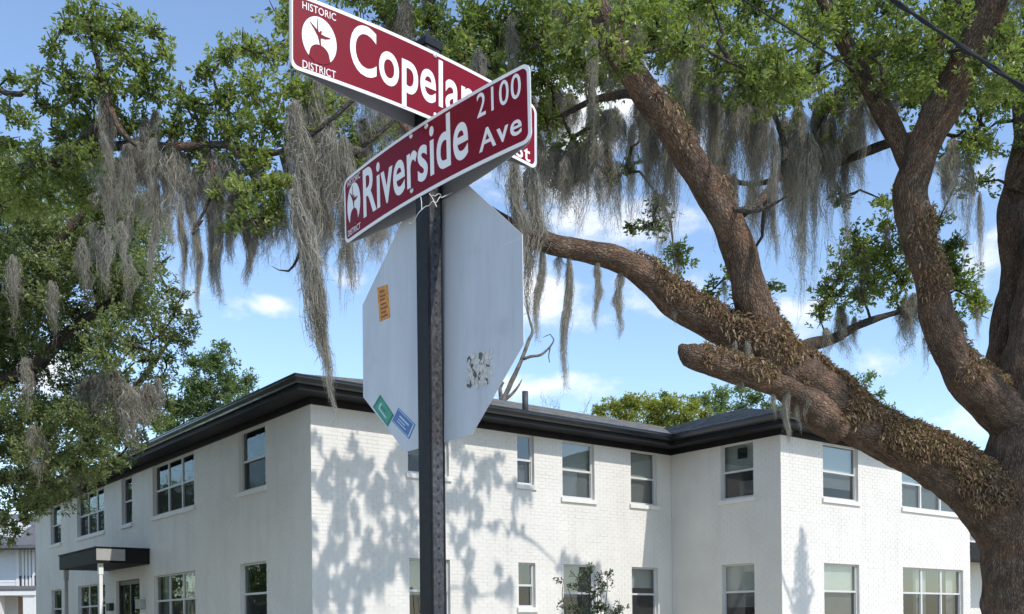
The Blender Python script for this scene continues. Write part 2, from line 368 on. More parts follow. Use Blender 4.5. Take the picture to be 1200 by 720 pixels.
# windows: (t0, t1, z0, z1, columns, style)
SU, SL = 4.377, 1.69
win = {'L': [], 'R': [], 'T': [], 'W': []}
def addw(k, t0, t1, z0, z1, cols, style): win[k].append((t0, t1, z0, z1, cols, style))
addw('L', 1.924, 3.202, SU, ZT, 1, 'dark'); addw('L', 5.689, 8.459, SU, ZT, 3, 'dark')
tn0, tn1 = wallL.tpx(154.6, 5.0), wallL.tpx(142.4, 5.0)
addw('L', tn0, tn1, SU, ZT, 1, 'dark'); addw('L', 12.49, 15.22, SU, ZT, 3, 'dark'); addw('L', 17.09, 18.34, SU, ZT, 1, 'dark')
addw('L', 1.924, 3.202, SL, HEADL, 1, 'dark'); addw('L', 5.689, 8.459, SL, HEADL, 3, 'curtain')
addw('L', 12.49, 15.22, SL, HEADL, 3, 'dark'); addw('L', 17.09, 18.34, SL, HEADL, 1, 'dark')
zn = pix(606, 566.5, 20.6).z
addw('R', 2.045, 2.997, zn, ZT, 1, 'dark'); addw('R', 4.73, 5.187, zn, ZT, 1, 'half'); addw('R', 5.977, 6.924, SU, ZT, 1, 'blind'); addw('R', 8.061, 8.926, SU, ZT, 1, 'blind')
zn2 = pix(608, 712.0, 20.6).z
addw('R', 2.045, 2.997, SL, HEADL, 1, 'dark'); addw('R', 4.73, 5.187, zn2, HEADL, 1, 'dark'); addw('R', 5.977, 6.924, SL, HEADL, 1, 'dark'); addw('R', 8.061, 8.926, SL, HEADL, 1, 'low')
addw('T', 1.498, 2.409, SU, ZT, 1, 'card'); addw('T', 1.498, 2.409, SL, HEADL, 1, 'blind')
addw('W', 1.526, 2.903, SU, ZT, 1, 'blind'); addw('W', 4.772, 7.672, SU, ZT, 3, 'blind')
addw('W', 1.526, 2.903, SL, HEADL, 1, 'blind'); addw('W', 4.772, 7.672, SL, HEADL, 3, 'curtain')
td0, td1 = wallL.tpx(163.5, 2.6), wallL.tpx(136.0, 2.6)
DOOR = (td0, td1, 0.62, 2.92)

def wall_mesh(fr, length, openings, z0, z1, depth=0.11, rec=0.0042):
    ts = sorted({0.0, length} | {o[0] for o in openings} | {o[1] for o in openings})
    zs = sorted({z0, z1} | {o[2] for o in openings} | {o[3] for o in openings})
    mb = MB()
    for i in range(len(ts)-1):
        for j in range(len(zs)-1):
            tm, zm = (ts[i]+ts[i+1])/2, (zs[j]+zs[j+1])/2
            if any(o[0] < tm < o[1] and o[2] < zm < o[3] for o in openings): continue
            mb.add([fr.at(ts[i],zs[j],-rec), fr.at(ts[i+1],zs[j],-rec), fr.at(ts[i+1],zs[j+1],-rec), fr.at(ts[i],zs[j+1],-rec)], [(0,1,2,3)])
    for (t0, t1, a, b) in [o[:4] for o in openings]:
        for p in ([(t0,a),(t0,b)], [(t1,b),(t1,a)], [(t1,a),(t0,a)], [(t0,b),(t1,b)]):
            mb.add([fr.at(*p[0],-rec), fr.at(*p[1],-rec), fr.at(*p[1],-depth-0.06), fr.at(*p[0],-depth-0.06)], [(0,1,2,3)])
    return mb.mesh('wall')

CH, BL, BH, JT = 0.0725, 0.2015, 0.0622, 0.0100
def bricks(fr, length, openings, z0, z1, tstart=0.0, rng=None):
    """List of (t0,t1,za,zb) brick rectangles in running bond, cut round the openings."""
    out_ = []
    n = int(math.ceil((z1-z0)/CH))
    for r in range(n):
        za = z1 - (n-r)*CH; zb = min(za+BH, z1)
        if za < z0: continue
        cuts = [(o[0], o[1]) for o in openings if o[2] < zb-0.005 and o[3] > za+0.005]
        off = 0 if r % 2 else (BL+JT)/2
        t = tstart - off
        while t < length:
            segs = [(max(t, tstart), min(t+BL, length))]
            for c0, c1 in cuts:
                ns = []
                for (p, q) in segs:
                    if q <= c0 or p >= c1: ns.append((p, q)); continue
                    if p < c0: ns.append((p, c0))
                    if q > c1: ns.append((c1, q))
                segs = ns
            for (p, q) in segs:
                if q-p > 0.02: out_.append((p, q, za, zb))
            t += BL+JT
    return out_
def brick_np(fr, rects, rng):
    R = np.array(rects); n = len(R)
    off = rng.normal(0.0, 0.0009, n); tw = rng.normal(0, 0.0004, (n, 4))
    P = np.array(fr.p); D = np.array(fr.d); Nn = np.array(fr.n)
    V = np.zeros((n, 8, 3))
    b = 0.0008
    for i, (ti, zi) in enumerate([(0,2),(1,2),(1,3),(0,3)]):
        st = b if ti == 0 else -b; sz = b if zi == 2 else -b
        for k, (o_, e) in enumerate([(np.full(n, -0.012), 0), (off + tw[:, i], 1)]):
            t = R[:, ti] + e*st; z = R[:, zi] + e*sz
            xy = P + t[:, None]*D + o_[:, None]*Nn
            V[:, i+4*k, :2] = xy; V[:, i+4*k, 2] = z
    Fq = np.array([[4,5,6,7],[0,1,5,4],[1,2,6,5],[2,3,7,6],[3,0,4,7]])
    return V, Fq

brick_store = []
def wall(fr, key, length, label, z0=0.1, extra=(), tstart=0.0):
    ops = [o[:4] for o in win.get(key, [])] + list(extra)
    ow = obj('wall', wall_mesh(fr, length, ops, z0, ZT), M['brick_paint'], bld)
    if label: ow['label'] = label
    # a soldier-free lintel: bricks simply run over the heads
    rects = bricks(fr, length, ops, z0+0.02, ZT-0.004, tstart)
    brick_store.append((ow, fr, rects))
    return ow
wl = wall(wallL, 'L', LQ, 'shaded long brick wall with the canopied entrance', extra=[DOOR], tstart=0.009)
wr = wall(wallR, 'R', K1, 'sunlit brick wall dappled with leaf shadows')
wt = wall(wallT, 'T', K2, 'shaded return wall of the projecting wing')
ww = wall(wallW, 'W', WE, 'sunlit wall of the projecting wing beside the oak')
rngb = np.random.default_rng(5)
cand = []
for wi, (ow, fr, rects) in enumerate(brick_store):
    for ri, r in enumerate(rects):
        c = fr.at((r[0]+r[1])/2, r[2])
        v = CY - F*(c.z-EYE)/c.y
        if v < 716 and r[1]-r[0] > 0.15: cand.append((c.y if wi < 2 else 99, wi, ri))
cand.sort(); chosen = {(a[1], a[2]) for a in cand[:296]}
for wi, (ow, fr, rects) in enumerate(brick_store):
    V, Fq = brick_np(fr, rects, rngb)
    single = np.array([(wi, ri) in chosen for ri in range(len(rects))])
    rest = V[~single]; n = len(rest)
    fa = (Fq[None] + (np.arange(n)*8)[:, None, None]).reshape(-1, 4)
    obj('brickwork', np_mesh('brickwork', rest.reshape(-1, 3), [fa]), M['brick_paint'], ow, kind='stuff')
    for ri in np.nonzero(single)[0]:
        obj('brick', np_mesh('brick', V[ri], [Fq]), M['brick_paint'], ow)

# plain rear and inner walls that close the building
mb = MB()
S_END, Q_BACK = K1 + WE + 9.0, 9.5
def vq(s0, q0, s1, q1, z0=0.0, z1=ZT): mb.add([sq(s0,q0,z0), sq(s1,q1,z0), sq(s1,q1,z1), sq(s0,q0,z1)], [(0,1,2,3)])
vq(0, LQ, 9.0, LQ); vq(9.0, LQ, 9.0, Q_BACK); vq(9.0, Q_BACK, S_END, Q_BACK); vq(S_END, Q_BACK, S_END, -K2+1.3)
obj('wall', mb.mesh('rear_wall'), M['brick_paint'], bld)
mb = MB(); vq(K1+WE, -K2, K1+WE, -K2+1.3)
obj('wall', mb.mesh('recess_side_wall'), M['brick_paint'], bld)
mb = MB()
# recessed entrance wall right of the wing, with its door opening
rf = Frame((sq(K1+WE, -K2+1.3).x, sq(K1+WE, -K2+1.3).y), B2, -A2)
rec_len = S_END-(K1+WE)
RD = (0.75, 1.75, 0.62, 2.75)
wrec = obj('wall', wall_mesh(rf, rec_len, [RD], 0.1, ZT), M['brick_paint'], bld, label='shaded wall of the recessed entrance behind the trunk')
rr = bricks(rf, rec_len, [RD], 0.12, ZT-0.004, 0.02)
V, Fq = brick_np(rf, rr, rngb)
obj('brickwork', np_mesh('brickwork', V.reshape(-1, 3), [(Fq[None]+(np.arange(len(V))*8)[:, None, None]).reshape(-1, 4)]), M['brick_paint'], wrec, kind='stuff')

def make_window(fr, spec, n_):
    t0, t1, z0, z1, cols, style = spec
    rng = random.Random(n_*7+3)
    dep = 0.10; fw = 0.035
    mb = MB()
    f = lambda a, b, c, d, o0, o1: fr.box(mb, a, b, c, d, o0, o1)
    f(t0+.002, t0+fw, z0+.002, z1-.002, -dep-.03, -dep+.03); f(t1-fw, t1-.002, z0+.002, z1-.002, -dep-.03, -dep+.03)
    f(t0+fw, t1-fw, z0+.002, z0+fw+.012, -dep-.028, -dep+.028); f(t0+fw, t1-fw, z1-fw, z1-.002, -dep-.028, -dep+.028)
    wd = (t1-t0-2*fw)/cols; zm = z0 + (z1-z0)*0.5
    for c in range(1, cols):
        tc_ = t0+fw+wd*c; f(tc_-.032, tc_+.032, z0+fw+.012, z1-fw, -dep-.026, -dep+.026)
    cells = []
    for c in range(cols):
        a = t0+fw+wd*c + (.032 if c else 0); b = t0+fw+wd*(c+1) - (.032 if c < cols-1 else 0)
        f(a, b, zm-.024, zm+.020, -dep-.022, -dep+.024)                       # meeting rail
        for (za, zb, o_) in ((zm+.020, z1-fw, 0.006), (z0+fw+.012, zm-.024, -0.014)):   # sash stiles
            f(a, a+.020, za, zb, -dep+o_-.010, -dep+o_+.012); f(b-.020, b, za, zb, -dep+o_-.010, -dep+o_+.012)
            cells.append((a+.020, b-.020, za, zb, o_))
    wo = obj('window', mb.mesh('window_frame'), M['vinyl'], bld)
    for (a, b, za, zb, o_) in cells:
        m2 = MB(); fr.box(m2, a, b, za, zb, -dep+o_-.002, -dep+o_+.002)
        obj('pane', m2.mesh('pane'), M['glass'], wo)
        if o_ < 0:
            m3 = MB(); m3.add([fr.at(a,za,-dep+.012), fr.at(b,za,-dep+.012), fr.at(b,zb,-dep+.012), fr.at(a,zb,-dep+.012)], [(0,1,2,3)])
            obj('insect_screen', m3.mesh('insect_screen'), M['screen'], wo)
    # sill
    m2 = MB(); m2.hexa([fr.at(t0-.05,z0-.10,.044), fr.at(t1+.05,z0-.10,.044), fr.at(t1+.05,z0-.10,-.02), fr.at(t0-.05,z0-.10,-.02),
                        fr.at(t0-.05,z0-.012,.046), fr.at(t1+.05,z0-.012,.046), fr.at(t1+.05,z0+.003,-.02), fr.at(t0-.05,z0+.003,-.02)])
    fr.box(m2, t0+.003, t1-.003, z0-.03, z0+.004, -dep-.03, -.0201)
    obj('sill', m2.mesh('sill'), M['sill'], wo)
    # room behind
    m2 = MB(); e0, e1, q0, q1, d0, d1 = t0-.25, t1+.25, z0-.35, z1+.004, -dep-.055, -dep-1.7
    P_ = [fr.at(e0,q0,d0), fr.at(e1,q0,d0), fr.at(e1,q0,d1), fr.at(e0,q0,d1), fr.at(e0,q1,d0), fr.at(e1,q1,d0), fr.at(e1,q1,d1), fr.at(e0,q1,d1)]
    m2.add(P_, [(0,1,2,3), (7,6,5,4), (5,6,2,1), (6,7,3,2), (7,4,0,3)])
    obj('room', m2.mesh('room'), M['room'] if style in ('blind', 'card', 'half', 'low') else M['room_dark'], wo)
    def drape(a, b, za, zb, off, m, wav=0.0, nm='blind'):
        n = max(2, int((b-a)/0.03)) if wav else 2
        vs = []; fs = []
        for i in range(n):
            t = a+(b-a)*i/(n-1); o_ = off + (wav*math.sin(i*1.9+rng.random()) if wav else 0)
            vs += [fr.at(t,za,o_), fr.at(t,zb,o_)]
            vs += [fr.at(t,za,o_-.004), fr.at(t,zb,o_-.004)]
        for i in range(n-1):
            k = i*4; fs += [(k, k+4, k+5, k+1), (k+3, k+7, k+6, k+2)]
        m4 = MB(); m4.add(vs, fs); obj(nm, m4.mesh(nm), m, wo)
    if style == 'blind':
        drape(t0-.1, t1+.1, z0+(z1-z0)*rng.choice([0.0, 0.06, 0.22]), z1, -dep-.075, M['blind'])
    if style == 'low': drape(t0-.1, t1+.1, z0+(z1-z0)*0.62, z1, -dep-.12, M['blind'])
    if style == 'dark' and fr is not wallL: drape(t0-.1, t1+.1, z0+(z1-z0)*.45, z1, -dep-.5, M['blind'])
    if style == 'half': drape(t0-.1, t1+.1, z0, z0+(z1-z0)*0.42, -dep-.14, M['blind'], 0.012, 'curtain')
    if style == 'curtain':
        for (a, b) in ((t0-.1, t0+.22), (t1-.42, t1+.1)): drape(a, b, z0-.3, z1, -dep-.16, M['blind'], 0.02, 'curtain')
        if cols == 3: drape(t0+.9, t0+1.5, z0-.3, z1, -dep-.16, M['blind'], 0.02, 'curtain')
    if style == 'card':
        drape(t0+.25, t1-.1, z0, z0+.42, -dep-.25, M['blind'])
        drape(t0-.1, t1+.1, z0+(z1-z0)*.5, z1, -dep-.10, M['blind'])
        m4 = MB(); fr.box(m4, t0+.36, t0+.60, z1-.33, z1-.10, -dep-.075, -dep-.06)
        obj('card', m4.mesh('card'), M['door'], wo, label='small black square hung inside the upper sash')
k_ = 0
for key, fr in (('L', wallL), ('R', wallR), ('T', wallT), ('W', wallW)):
    for spec in win[key]:
        make_window(fr, spec, k_); k_ += 1

# eaves: frieze, soffit, fascia, gutter, roof
OUT = [(-1, -1), None]
def outline(o):
    """Eave line offset outwards by o, starting at the far end of the left wing."""
    return [(-o, LQ+o), (-o, -o), (K1-o, -o), (K1-o, -K2-o), (S_END+o, -K2-o), (S_END+o, Q_BACK+o), (9.0+o, Q_BACK+o), (9.0+o, LQ+o)]
def sweep(prof, closed=True):
    """prof: list of (out, z) rings joined in order."""
    mb = MB(); n = 8
    for o, z in prof: mb.v += [tuple(sq(s, q, z)) for s, q in outline(o)]
    for i in range(len(prof)-1):
        for j in range(n):
            k = (j+1) % n
            mb.f.append((i*n+j, i*n+k, (i+1)*n+k, (i+1)*n+j))
    return mb
OV = 0.57; ZE = 5.97
obj('frieze_board', sweep([(0.0, ZT-.002), (0.028, ZT-.002), (0.028, ZT+.13), (0.0, ZT+.13)]).mesh('frieze'), M['black_trim'], bld)
obj('soffit', sweep([(0.0, ZT+.131), (OV-.105, ZT+.131)]).mesh('soffit'), M['soffit'], bld)
obj('fascia', sweep([(OV-.13, ZT+.110), (OV-.10, ZT+.110), (OV-.10, ZE-.01), (OV-.13, ZE-.01)]).mesh('fascia'), M['black_trim'], bld)
g0 = OV-.098
obj('gutter', sweep([(g0, ZE-.155), (g0+.060, ZE-.155), (g0+.066, ZE-.120), (g0+.098, ZE-.060), (g0+.098, ZE-.022), (g0+.112, ZE-.022), (g0+.112, ZE-.004), (g0+.090, ZE-.004), (g0+.086, ZE-.02), (g0+.086, ZE-.06), (g0+.055, ZE-.12), (g0, ZE-.14)]).mesh('gutter'), M['gutter'], bld)
SLOPE = math.tan(math.radians(17.5))
def hip(s0, s1, q0, q1, z):
    """Hip roof over a rectangle, in courses of shingles (each course a small step)."""
    w_, l_ = s1-s0, q1-q0; h = min(w_, l_)/2
    n = int(h/0.145); mb = MB()
    for i in range(n):
        a, b = h*i/n, h*(i+1)/n
        za, zb = z + a*SLOPE, z + b*SLOPE
        r0 = [(s0+a,q0+a),(s1-a,q0+a),(s1-a,q1-a),(s0+a,q1-a)]; r1 = [(s0+b,q0+b),(s1-b,q0+b),(s1-b,q1-b),(s0+b,q1-b)]
        k = len(mb.v)
        mb.v += [tuple(sq(s,q,za+.008)) for s,q in r0] + [tuple(sq(s,q,zb)) for s,q in r1] + [tuple(sq(s,q,za-.004)) for s,q in r0]
        for j in range(4):
            m = (j+1) % 4
            mb.f += [(k+j, k+m, k+4+m, k+4+j), (k+8+j, k+8+m, k+m, k+j)]
    return mb
ro = OV-.06
obj('roof', hip(-ro, S_END+ro, -ro, Q_BACK+ro, ZE).mesh('roof'), M['shingle'], bld, label='low hipped grey shingle roof over the main block')
obj('roof', hip(-ro+.002, 9.0+ro, -ro+.002, LQ+ro, ZE+.002).mesh('roof'), M['shingle'], bld, label='low hipped shingle roof over the long shaded wing')
obj('roof', hip(K1-ro, S_END+ro-.003, -K2-ro, 7.0, ZE+.001).mesh('roof'), M['shingle'], bld, label='grey shingle roof of the projecting wing')
def tube_mesh_simple(pts, r, n=8, caps=True):
    bm = bmesh.new(); rings = []
    pts = [Vector(p) for p in pts]
    for i, p in enumerate(pts):
        d = (pts[min(i+1, len(pts)-1)] - pts[max(i-1, 0)]).normalized()
        u = d.orthogonal().normalized(); v = d.cross(u)
        rr_ = r[i] if isinstance(r, (list, tuple)) else r
        rings.append([bm.verts.new(p + (u*math.cos(2*math.pi*k/n) + v*math.sin(2*math.pi*k/n))*rr_) for k in range(n)])
        if i:
            # keep rings from twisting: align to nearest vertex
            a, b = rings[-2], rings[-1]
            sh = min(range(n), key=lambda s: sum((a[k].co-b[(k+s) % n].co).length_squared for k in range(0, n, 2)))
            rings[-1] = b[sh:]+b[:sh]
    for a, b in zip(rings, rings[1:]):
        for k in range(n): bm.faces.new((a[k], a[(k+1) % n], b[(k+1) % n], b[k]))
    if caps: bm.faces.new(rings[0][::-1]); bm.faces.new(rings[-1])
    bmesh.ops.recalc_face_normals(bm, faces=bm.faces)
    me = bpy.data.meshes.new('tube'); bm.to_mesh(me); bm.free()
    for p in me.polygons: p.use_smooth = len(p.vertices) == 4
    return me
vp = pix(615.5, 476, 20.4)
obj('vent_pipe', tube_mesh_simple([(vp.x, vp.y, ZE-.1), (vp.x, vp.y, pix(615, 459, 20.4).z)], 0.065, 12), M['vent'], bld)

# entrance canopy on the shaded wall
CZ0, CZ1, CD = 1.63+EYE, 2.02+EYE, 1.26
ct0, ct1 = 8.72, 12.17
mb = MB(); wallL.box(mb, ct0, ct1, CZ0, CZ1-.03, -.006, CD); wallL.box(mb, ct0-.03, ct1+.03, CZ1-.03, CZ1, -.006, CD+.03)
cano = obj('entrance_canopy', mb.mesh('canopy'), M['black_trim'], bld)
mb = MB(); wallL.box(mb, ct0-.022, ct0-.0005, CZ0+.06, CZ1-.05, CD-.66, CD+.012)
obj('pale_panel', mb.mesh('pale_panel'), M['grey_box'], cano)
for tt, m_ in ((ct0+.16, 'house_trim'), (ct1-.16, 'house_trim')):
    mb = MB(); wallL.box(mb, tt-.04, tt+.04, 0, CZ0+.001, CD-.17, CD-.09); wallL.box(mb, tt-.055, tt+.055, CZ0-.28, CZ0-.001, CD-.185, CD-.075)
    obj('canopy_post', bevel_mesh(mb.mesh('post'), .006), M[m_] if tt < 9.5 else M['grey_box'], bld)
# entrance door
mb = MB(); d0, d1 = DOOR[0], DOOR[1]
for (a, b, c, d) in ((d0+.002, d0+.07, .62, 2.918), (d1-.07, d1-.002, .62, 2.918), (d0+.07, d1-.07, 2.80, 2.918), (d0+.07, d1-.07, .62, .70), ((d0+d1)/2-.05, (d0+d1)/2+.05, .70, 2.80)):
    wallL.box(mb, a, b, c, d, -.16, -.08)
dr = obj('door', mb.mesh('door_frame'), M['door'], bld)
for (a, b) in ((d0+.07, (d0+d1)/2-.05), ((d0+d1)/2+.05, d1-.07)):
    mb = MB(); wallL.box(mb, a, b, .70, 2.80, -.125, -.115); obj('pane', mb.mesh('pane'), M['glass'], dr)
mb = MB(); P_ = [wallL.at(d0-.2,.6,-.171), wallL.at(d1+.2,.6,-.171), wallL.at(d1+.2,.6,-2.2), wallL.at(d0-.2,.6,-2.2)]
P_ += [p+Vector((0, 0, 2.4)) for p in P_]
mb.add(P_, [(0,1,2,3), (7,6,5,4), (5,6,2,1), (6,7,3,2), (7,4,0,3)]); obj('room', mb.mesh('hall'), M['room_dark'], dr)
# steps up to the entrance
for i in range(3):
    mb = MB(); wallL.box(mb, d0-.5, d1+.5, .001+.2*i, .2+.2*i, 0.01, 1.5-.32*i); obj('step', mb.mesh('step'), M['concrete'], bld)
def wallbox(fr, t0, t1, z0, z1, dp, m_, label, nm='mailbox'):
    q = fr.at((t0+t1)/2, z0, dp/2)
    th = thing(nm, q, label, 'mailbox')
    mb = MB(); fr.box(mb, t0, t1, z0, z1, 0.004, dp); obj('box', bevel_mesh(mb.mesh('box'), .008), m_, th)
    mb = MB(); fr.box(mb, t0-.012, t1+.012, z1-.002, z1+.018, 0.004, dp+.015); obj('lid', mb.mesh('lid'), m_, th)
    return th
a_ = wallL.tpx(133.5, 2.2); b_ = wallL.tpx(129.5, 2.2)
wallbox(wallL, a_, b_, pix(131, 716, 27).z, pix(131, 708, 27).z, .12, M['door'], 'small black box on the white wall left of the entrance door')
a_ = wallL.tpx(169, 2.2); b_ = wallL.tpx(160.5, 2.2)
wallbox(wallL, d0-.45, d0-.08, pix(164, 714, 25.4).z, pix(164, 704, 25.4).z, .14, M['grey_box'], 'pale grey box on the wall right of the entrance door')
# recessed right entrance: canopy slab, door, boxes
mb = MB(); rf.box(mb, 0.0, 4.2, pix(1133, 652, 26.1).z, pix(1133, 635.6, 26.1).z, .01, 1.32)
obj('entrance_canopy', mb.mesh('canopy'), M['black_trim'], bld, label='black canopy slab half hidden by the oak trunk')
mb = MB()
for (a, b, c, d) in ((.752, .83, .62, 2.748), (1.67, 1.748, .62, 2.748), (.83, 1.67, 2.66, 2.748), (.83, 1.67, .62, .9)): rf.box(mb, a, b, c, d, -.16, -.06)
dr2 = obj('door', mb.mesh('door_frame'), M['door'], bld)
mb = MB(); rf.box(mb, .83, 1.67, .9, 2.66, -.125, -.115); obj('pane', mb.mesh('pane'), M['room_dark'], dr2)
for zz in (704, 714):
    wallbox(rf, .18, .52, pix(1141, zz+8, 26.6).z, pix(1141, zz, 26.6).z, .13, M['grey_box'],
            'pale box on the recessed wall beside the oak trunk, ' + ('the upper one' if zz == 704 else 'the lower one'))

# ------------------------------------------------------------------ neighbouring house at the left edge
HY = 47.0
def hp(x, y, Y=HY): return pix(x, y, Y)
hs = thing('house', (hp(20, 720).x-4, HY+3, 0), 'white lap-sided house with a screened upper porch past the far end of the building', 'house')
hf = Frame((hp(-150, 700).x, HY), (1, 0), (0, -1))
x0 = hf.p.x
hx = lambda x: hp(x, 700).x - x0
zt_, zp, zpb = hp(20, 642).z, hp(20, 687).z, hp(20, 698).z
mb = MB(); hf.box(mb, 0, hx(21), 0, zt_+1.2, -6, 0); obj('wall', mb.mesh('wall'), M['siding'], hs)
mb = MB(); z = zp+.02
while z < zt_+1.2:
    mb.hexa([hf.at(0,z,.022), hf.at(hx(19.4),z,.022), hf.at(hx(19.4),z,.001), hf.at(0,z,.001), hf.at(0,z+.15,.004), hf.at(hx(19.4),z+.15,.004), hf.at(hx(19.4),z+.15,.001), hf.at(0,z+.15,.001)]); z += .15
obj('lap_siding', mb.mesh('lap_siding'), M['siding'], hs, kind='stuff')
mb = MB(); hf.box(mb, hx(19.5), hx(23), 0, zt_+1.2, -.2, .05); obj('corner_board', mb.mesh('corner_board'), M['house_trim'], hs)
mb = MB(); hf.box(mb, hx(23), hx(75), 0, zt_+1.2, -6, -1.4); obj('wall', mb.mesh('porch_wall'), M['room'], hs, label='dark wall inside the screened porch')
for x in (27.5, 31.5, 35.5, 39.5, 46, 54):
    mb = MB(); hf.box(mb, hx(x)-.045, hx(x)+.045, zp, zt_, -.08, .03); obj('porch_mullion', mb.mesh('mullion'), M['house_trim'], hs)
mb = MB(); hf.box(mb, hx(23), hx(60), hp(20, 676).z-.04, hp(20, 676).z+.04, -.06, .02)
for i in range(30): hf.box(mb, hx(23.5)+i*.1, hx(23.5)+i*.1+.03, zp+.001, hp(20, 676).z-.041, -.045, .005)
obj('railing', mb.mesh('railing'), M['door'], hs, kind='stuff')
mb = MB(); mb.hexa([hf.at(-.3,zpb+.16,1.6), hf.at(hx(60),zpb+.16,1.6), hf.at(hx(60),zpb+.3,.06), hf.at(-.3,zpb+.3,.06), hf.at(-.3,zpb+.24,1.6), hf.at(hx(60),zpb+.24,1.6), hf.at(hx(60),zp,.06), hf.at(-.3,zp,.06)])
obj('porch_roof', mb.mesh('porch_roof'), M['house_roof'], hs)
mb = MB(); hf.box(mb, -.3, hx(60), zpb-.05, zpb+.159, 1.45, 1.58); obj('porch_fascia', mb.mesh('porch_fascia'), M['house_trim'], hs)
mb = MB(); hf.box(mb, -.3, hx(60), zpb+.02, zpb+.10, .06, 1.449); obj('porch_soffit', mb.mesh('porch_soffit'), M['porch'], hs)
mb = MB(); hf.box(mb, hx(22), hx(60), 0, zpb-.06, -.02, .058); obj('wall', mb.mesh('lower_wall'), M['porch'], hs, label='tan lower wall under the porch roof')
for x in (-20, 11, 52):
    mb = MB(); hf.box(mb, hx(x)-.28, hx(x)+.28, 0, zpb-.052, 1.0, 1.5); obj('porch_column', mb.mesh('porch_column'), M['house_trim'], hs)
mb = MB(); hr = zt_+.05
mb.add([hf.at(-.6,hr,1.0), hf.at(hx(60),hr,1.0), hf.at(hx(60),hr+1.9,-3), hf.at(-.6,hr+1.9,-3), hf.at(-.6,hr,-7), hf.at(hx(60),hr,-7),
        hf.at(-.6,hr-.15,1.0), hf.at(hx(60),hr-.15,1.0), hf.at(-.6,hr-.15,-7), hf.at(hx(60),hr-.15,-7)], [(0,1,2,3), (3,2,5,4), (6,7,1,0), (6,0,3,4,8), (1,7,9,5,2), (8,9,7,6)])
obj('roof', mb.mesh('roof'), M['house_roof'], hs)

# ------------------------------------------------------------------ trees
def catmull(P, R, step):
    P = [np.array(p, float) for p in P]; n = len(P); out_p, out_r = [], []
    for i in range(n-1):
        p0, p1, p2, p3 = P[max(i-1, 0)], P[i], P[i+1], P[min(i+2, n-1)]
        k = max(1, int(np.linalg.norm(p2-p1)/step))
        for j in range(k):
            t = j/k
            out_p.append(.5*((2*p1)+(-p0+p2)*t+(2*p0-5*p1+4*p2-p3)*t*t+(-p0+3*p1-3*p2+p3)*t**3)); out_r.append(R[i]+(R[i+1]-R[i])*(t*t*(3-2*t)))
    out_p.append(P[-1]); out_r.append(R[-1])
    return np.array(out_p), np.array(out_r)

def limb_arrays(P, R, ns=24, step=0.06, lump=0.10, seed=0.0, round_end=True):
    p, r = catmull(P, R, step); n = len(p)
    d = np.gradient(p, axis=0); d /= np.linalg.norm(d, axis=1)[:, None]+1e-9
    u = np.zeros_like(p); a = np.array([0.31, 0.9, 0.2]); u[0] = a - d[0]*(a@d[0]); u[0] /= np.linalg.norm(u[0])
    for i in range(1, n):
        q = u[i-1] - d[i]*(u[i-1]@d[i]); u[i] = q/(np.linalg.norm(q)+1e-9)
    v = np.cross(d, u)
    if round_end:                            # close the tip like a healed stub
        for k in range(1, 5):
            if n > 8: r[-k] *= math.sin(math.radians(90*(k-.35)/4.5))**.6
    th = np.linspace(0, 2*math.pi, ns, endpoint=False)
    ct, st = np.cos(th), np.sin(th)
    ln = np.concatenate([[0], np.cumsum(np.linalg.norm(np.diff(p, axis=0), axis=1))])
    V = np.zeros((n, ns, 3)); BC = np.zeros((n, ns, 3))
    for i in range(n):
        for k in range(ns):
            q = p[i] + (u[i]*ct[k]+v[i]*st[k])*r[i]
            f = 1.0
            if lump:
                qq = Vector(q)
                f += lump*1.35*noise.noise(qq*1.6+Vector((seed, 0, 0))) + lump*1.0*noise.noise(qq*4.2+Vector((0, seed, 0))) + lump*.35*noise.noise(Vector((q[0]*14, q[1]*14, q[2]*7)))
            if lump:
                rg_ = noise.noise(Vector((ct[k]*r[i]*17, st[k]*r[i]*17, ln[i]*3.2+seed)))
                f += (0.5-abs(rg_))*min(.05, .011/max(r[i], .01))*2 - .012
            V[i, k] = p[i] + (u[i]*ct[k]+v[i]*st[k])*r[i]*f
            BC[i, k] = (ct[k]*r[i], st[k]*r[i], ln[i]+seed)
    idx = np.arange(n*ns).reshape(n, ns)
    q = np.stack([idx[:-1], np.roll(idx[:-1], -1, 1), np.roll(idx[1:], -1, 1), idx[1:]], -1).reshape(-1, 4)
    return V.reshape(-1, 3), q, BC.reshape(-1, 3), p, r, idx

def limb(parent, name, P, R, m, ns=24, step=0.06, lump=0.10, seed=0.0, label=None):
    V, q, bc, p, r, idx = limb_arrays(P, R, ns, step, lump, seed)
    caps = [idx[-1][None], idx[0][::-1][None]]
    o = obj(name, np_mesh(name, V, [q]+caps, None, bc, True), m, parent)
    if label: o['label'] = label
    return V, p, r

def twig_bundle(parent, name, chains, m, ns=6):
    """Many thin branches as one mesh. chains: list of (points, radii)."""
    VV, QQ, BB = [], [], []; b = 0
    for i, (P, R) in enumerate(chains):
        V, q, bc, *_ = limb_arrays(P, R, ns, 0.16, 0.0, i*1.7, False)
        VV.append(V); QQ.append(q+b); BB.append(bc); b += len(V)
    if VV: obj(name, np_mesh(name, np.concatenate(VV), [np.concatenate(QQ)], None, np.concatenate(BB), True), m, parent, kind='stuff')

def unit(a): return a/(np.linalg.norm(a, axis=-1, keepdims=True)+1e-9)

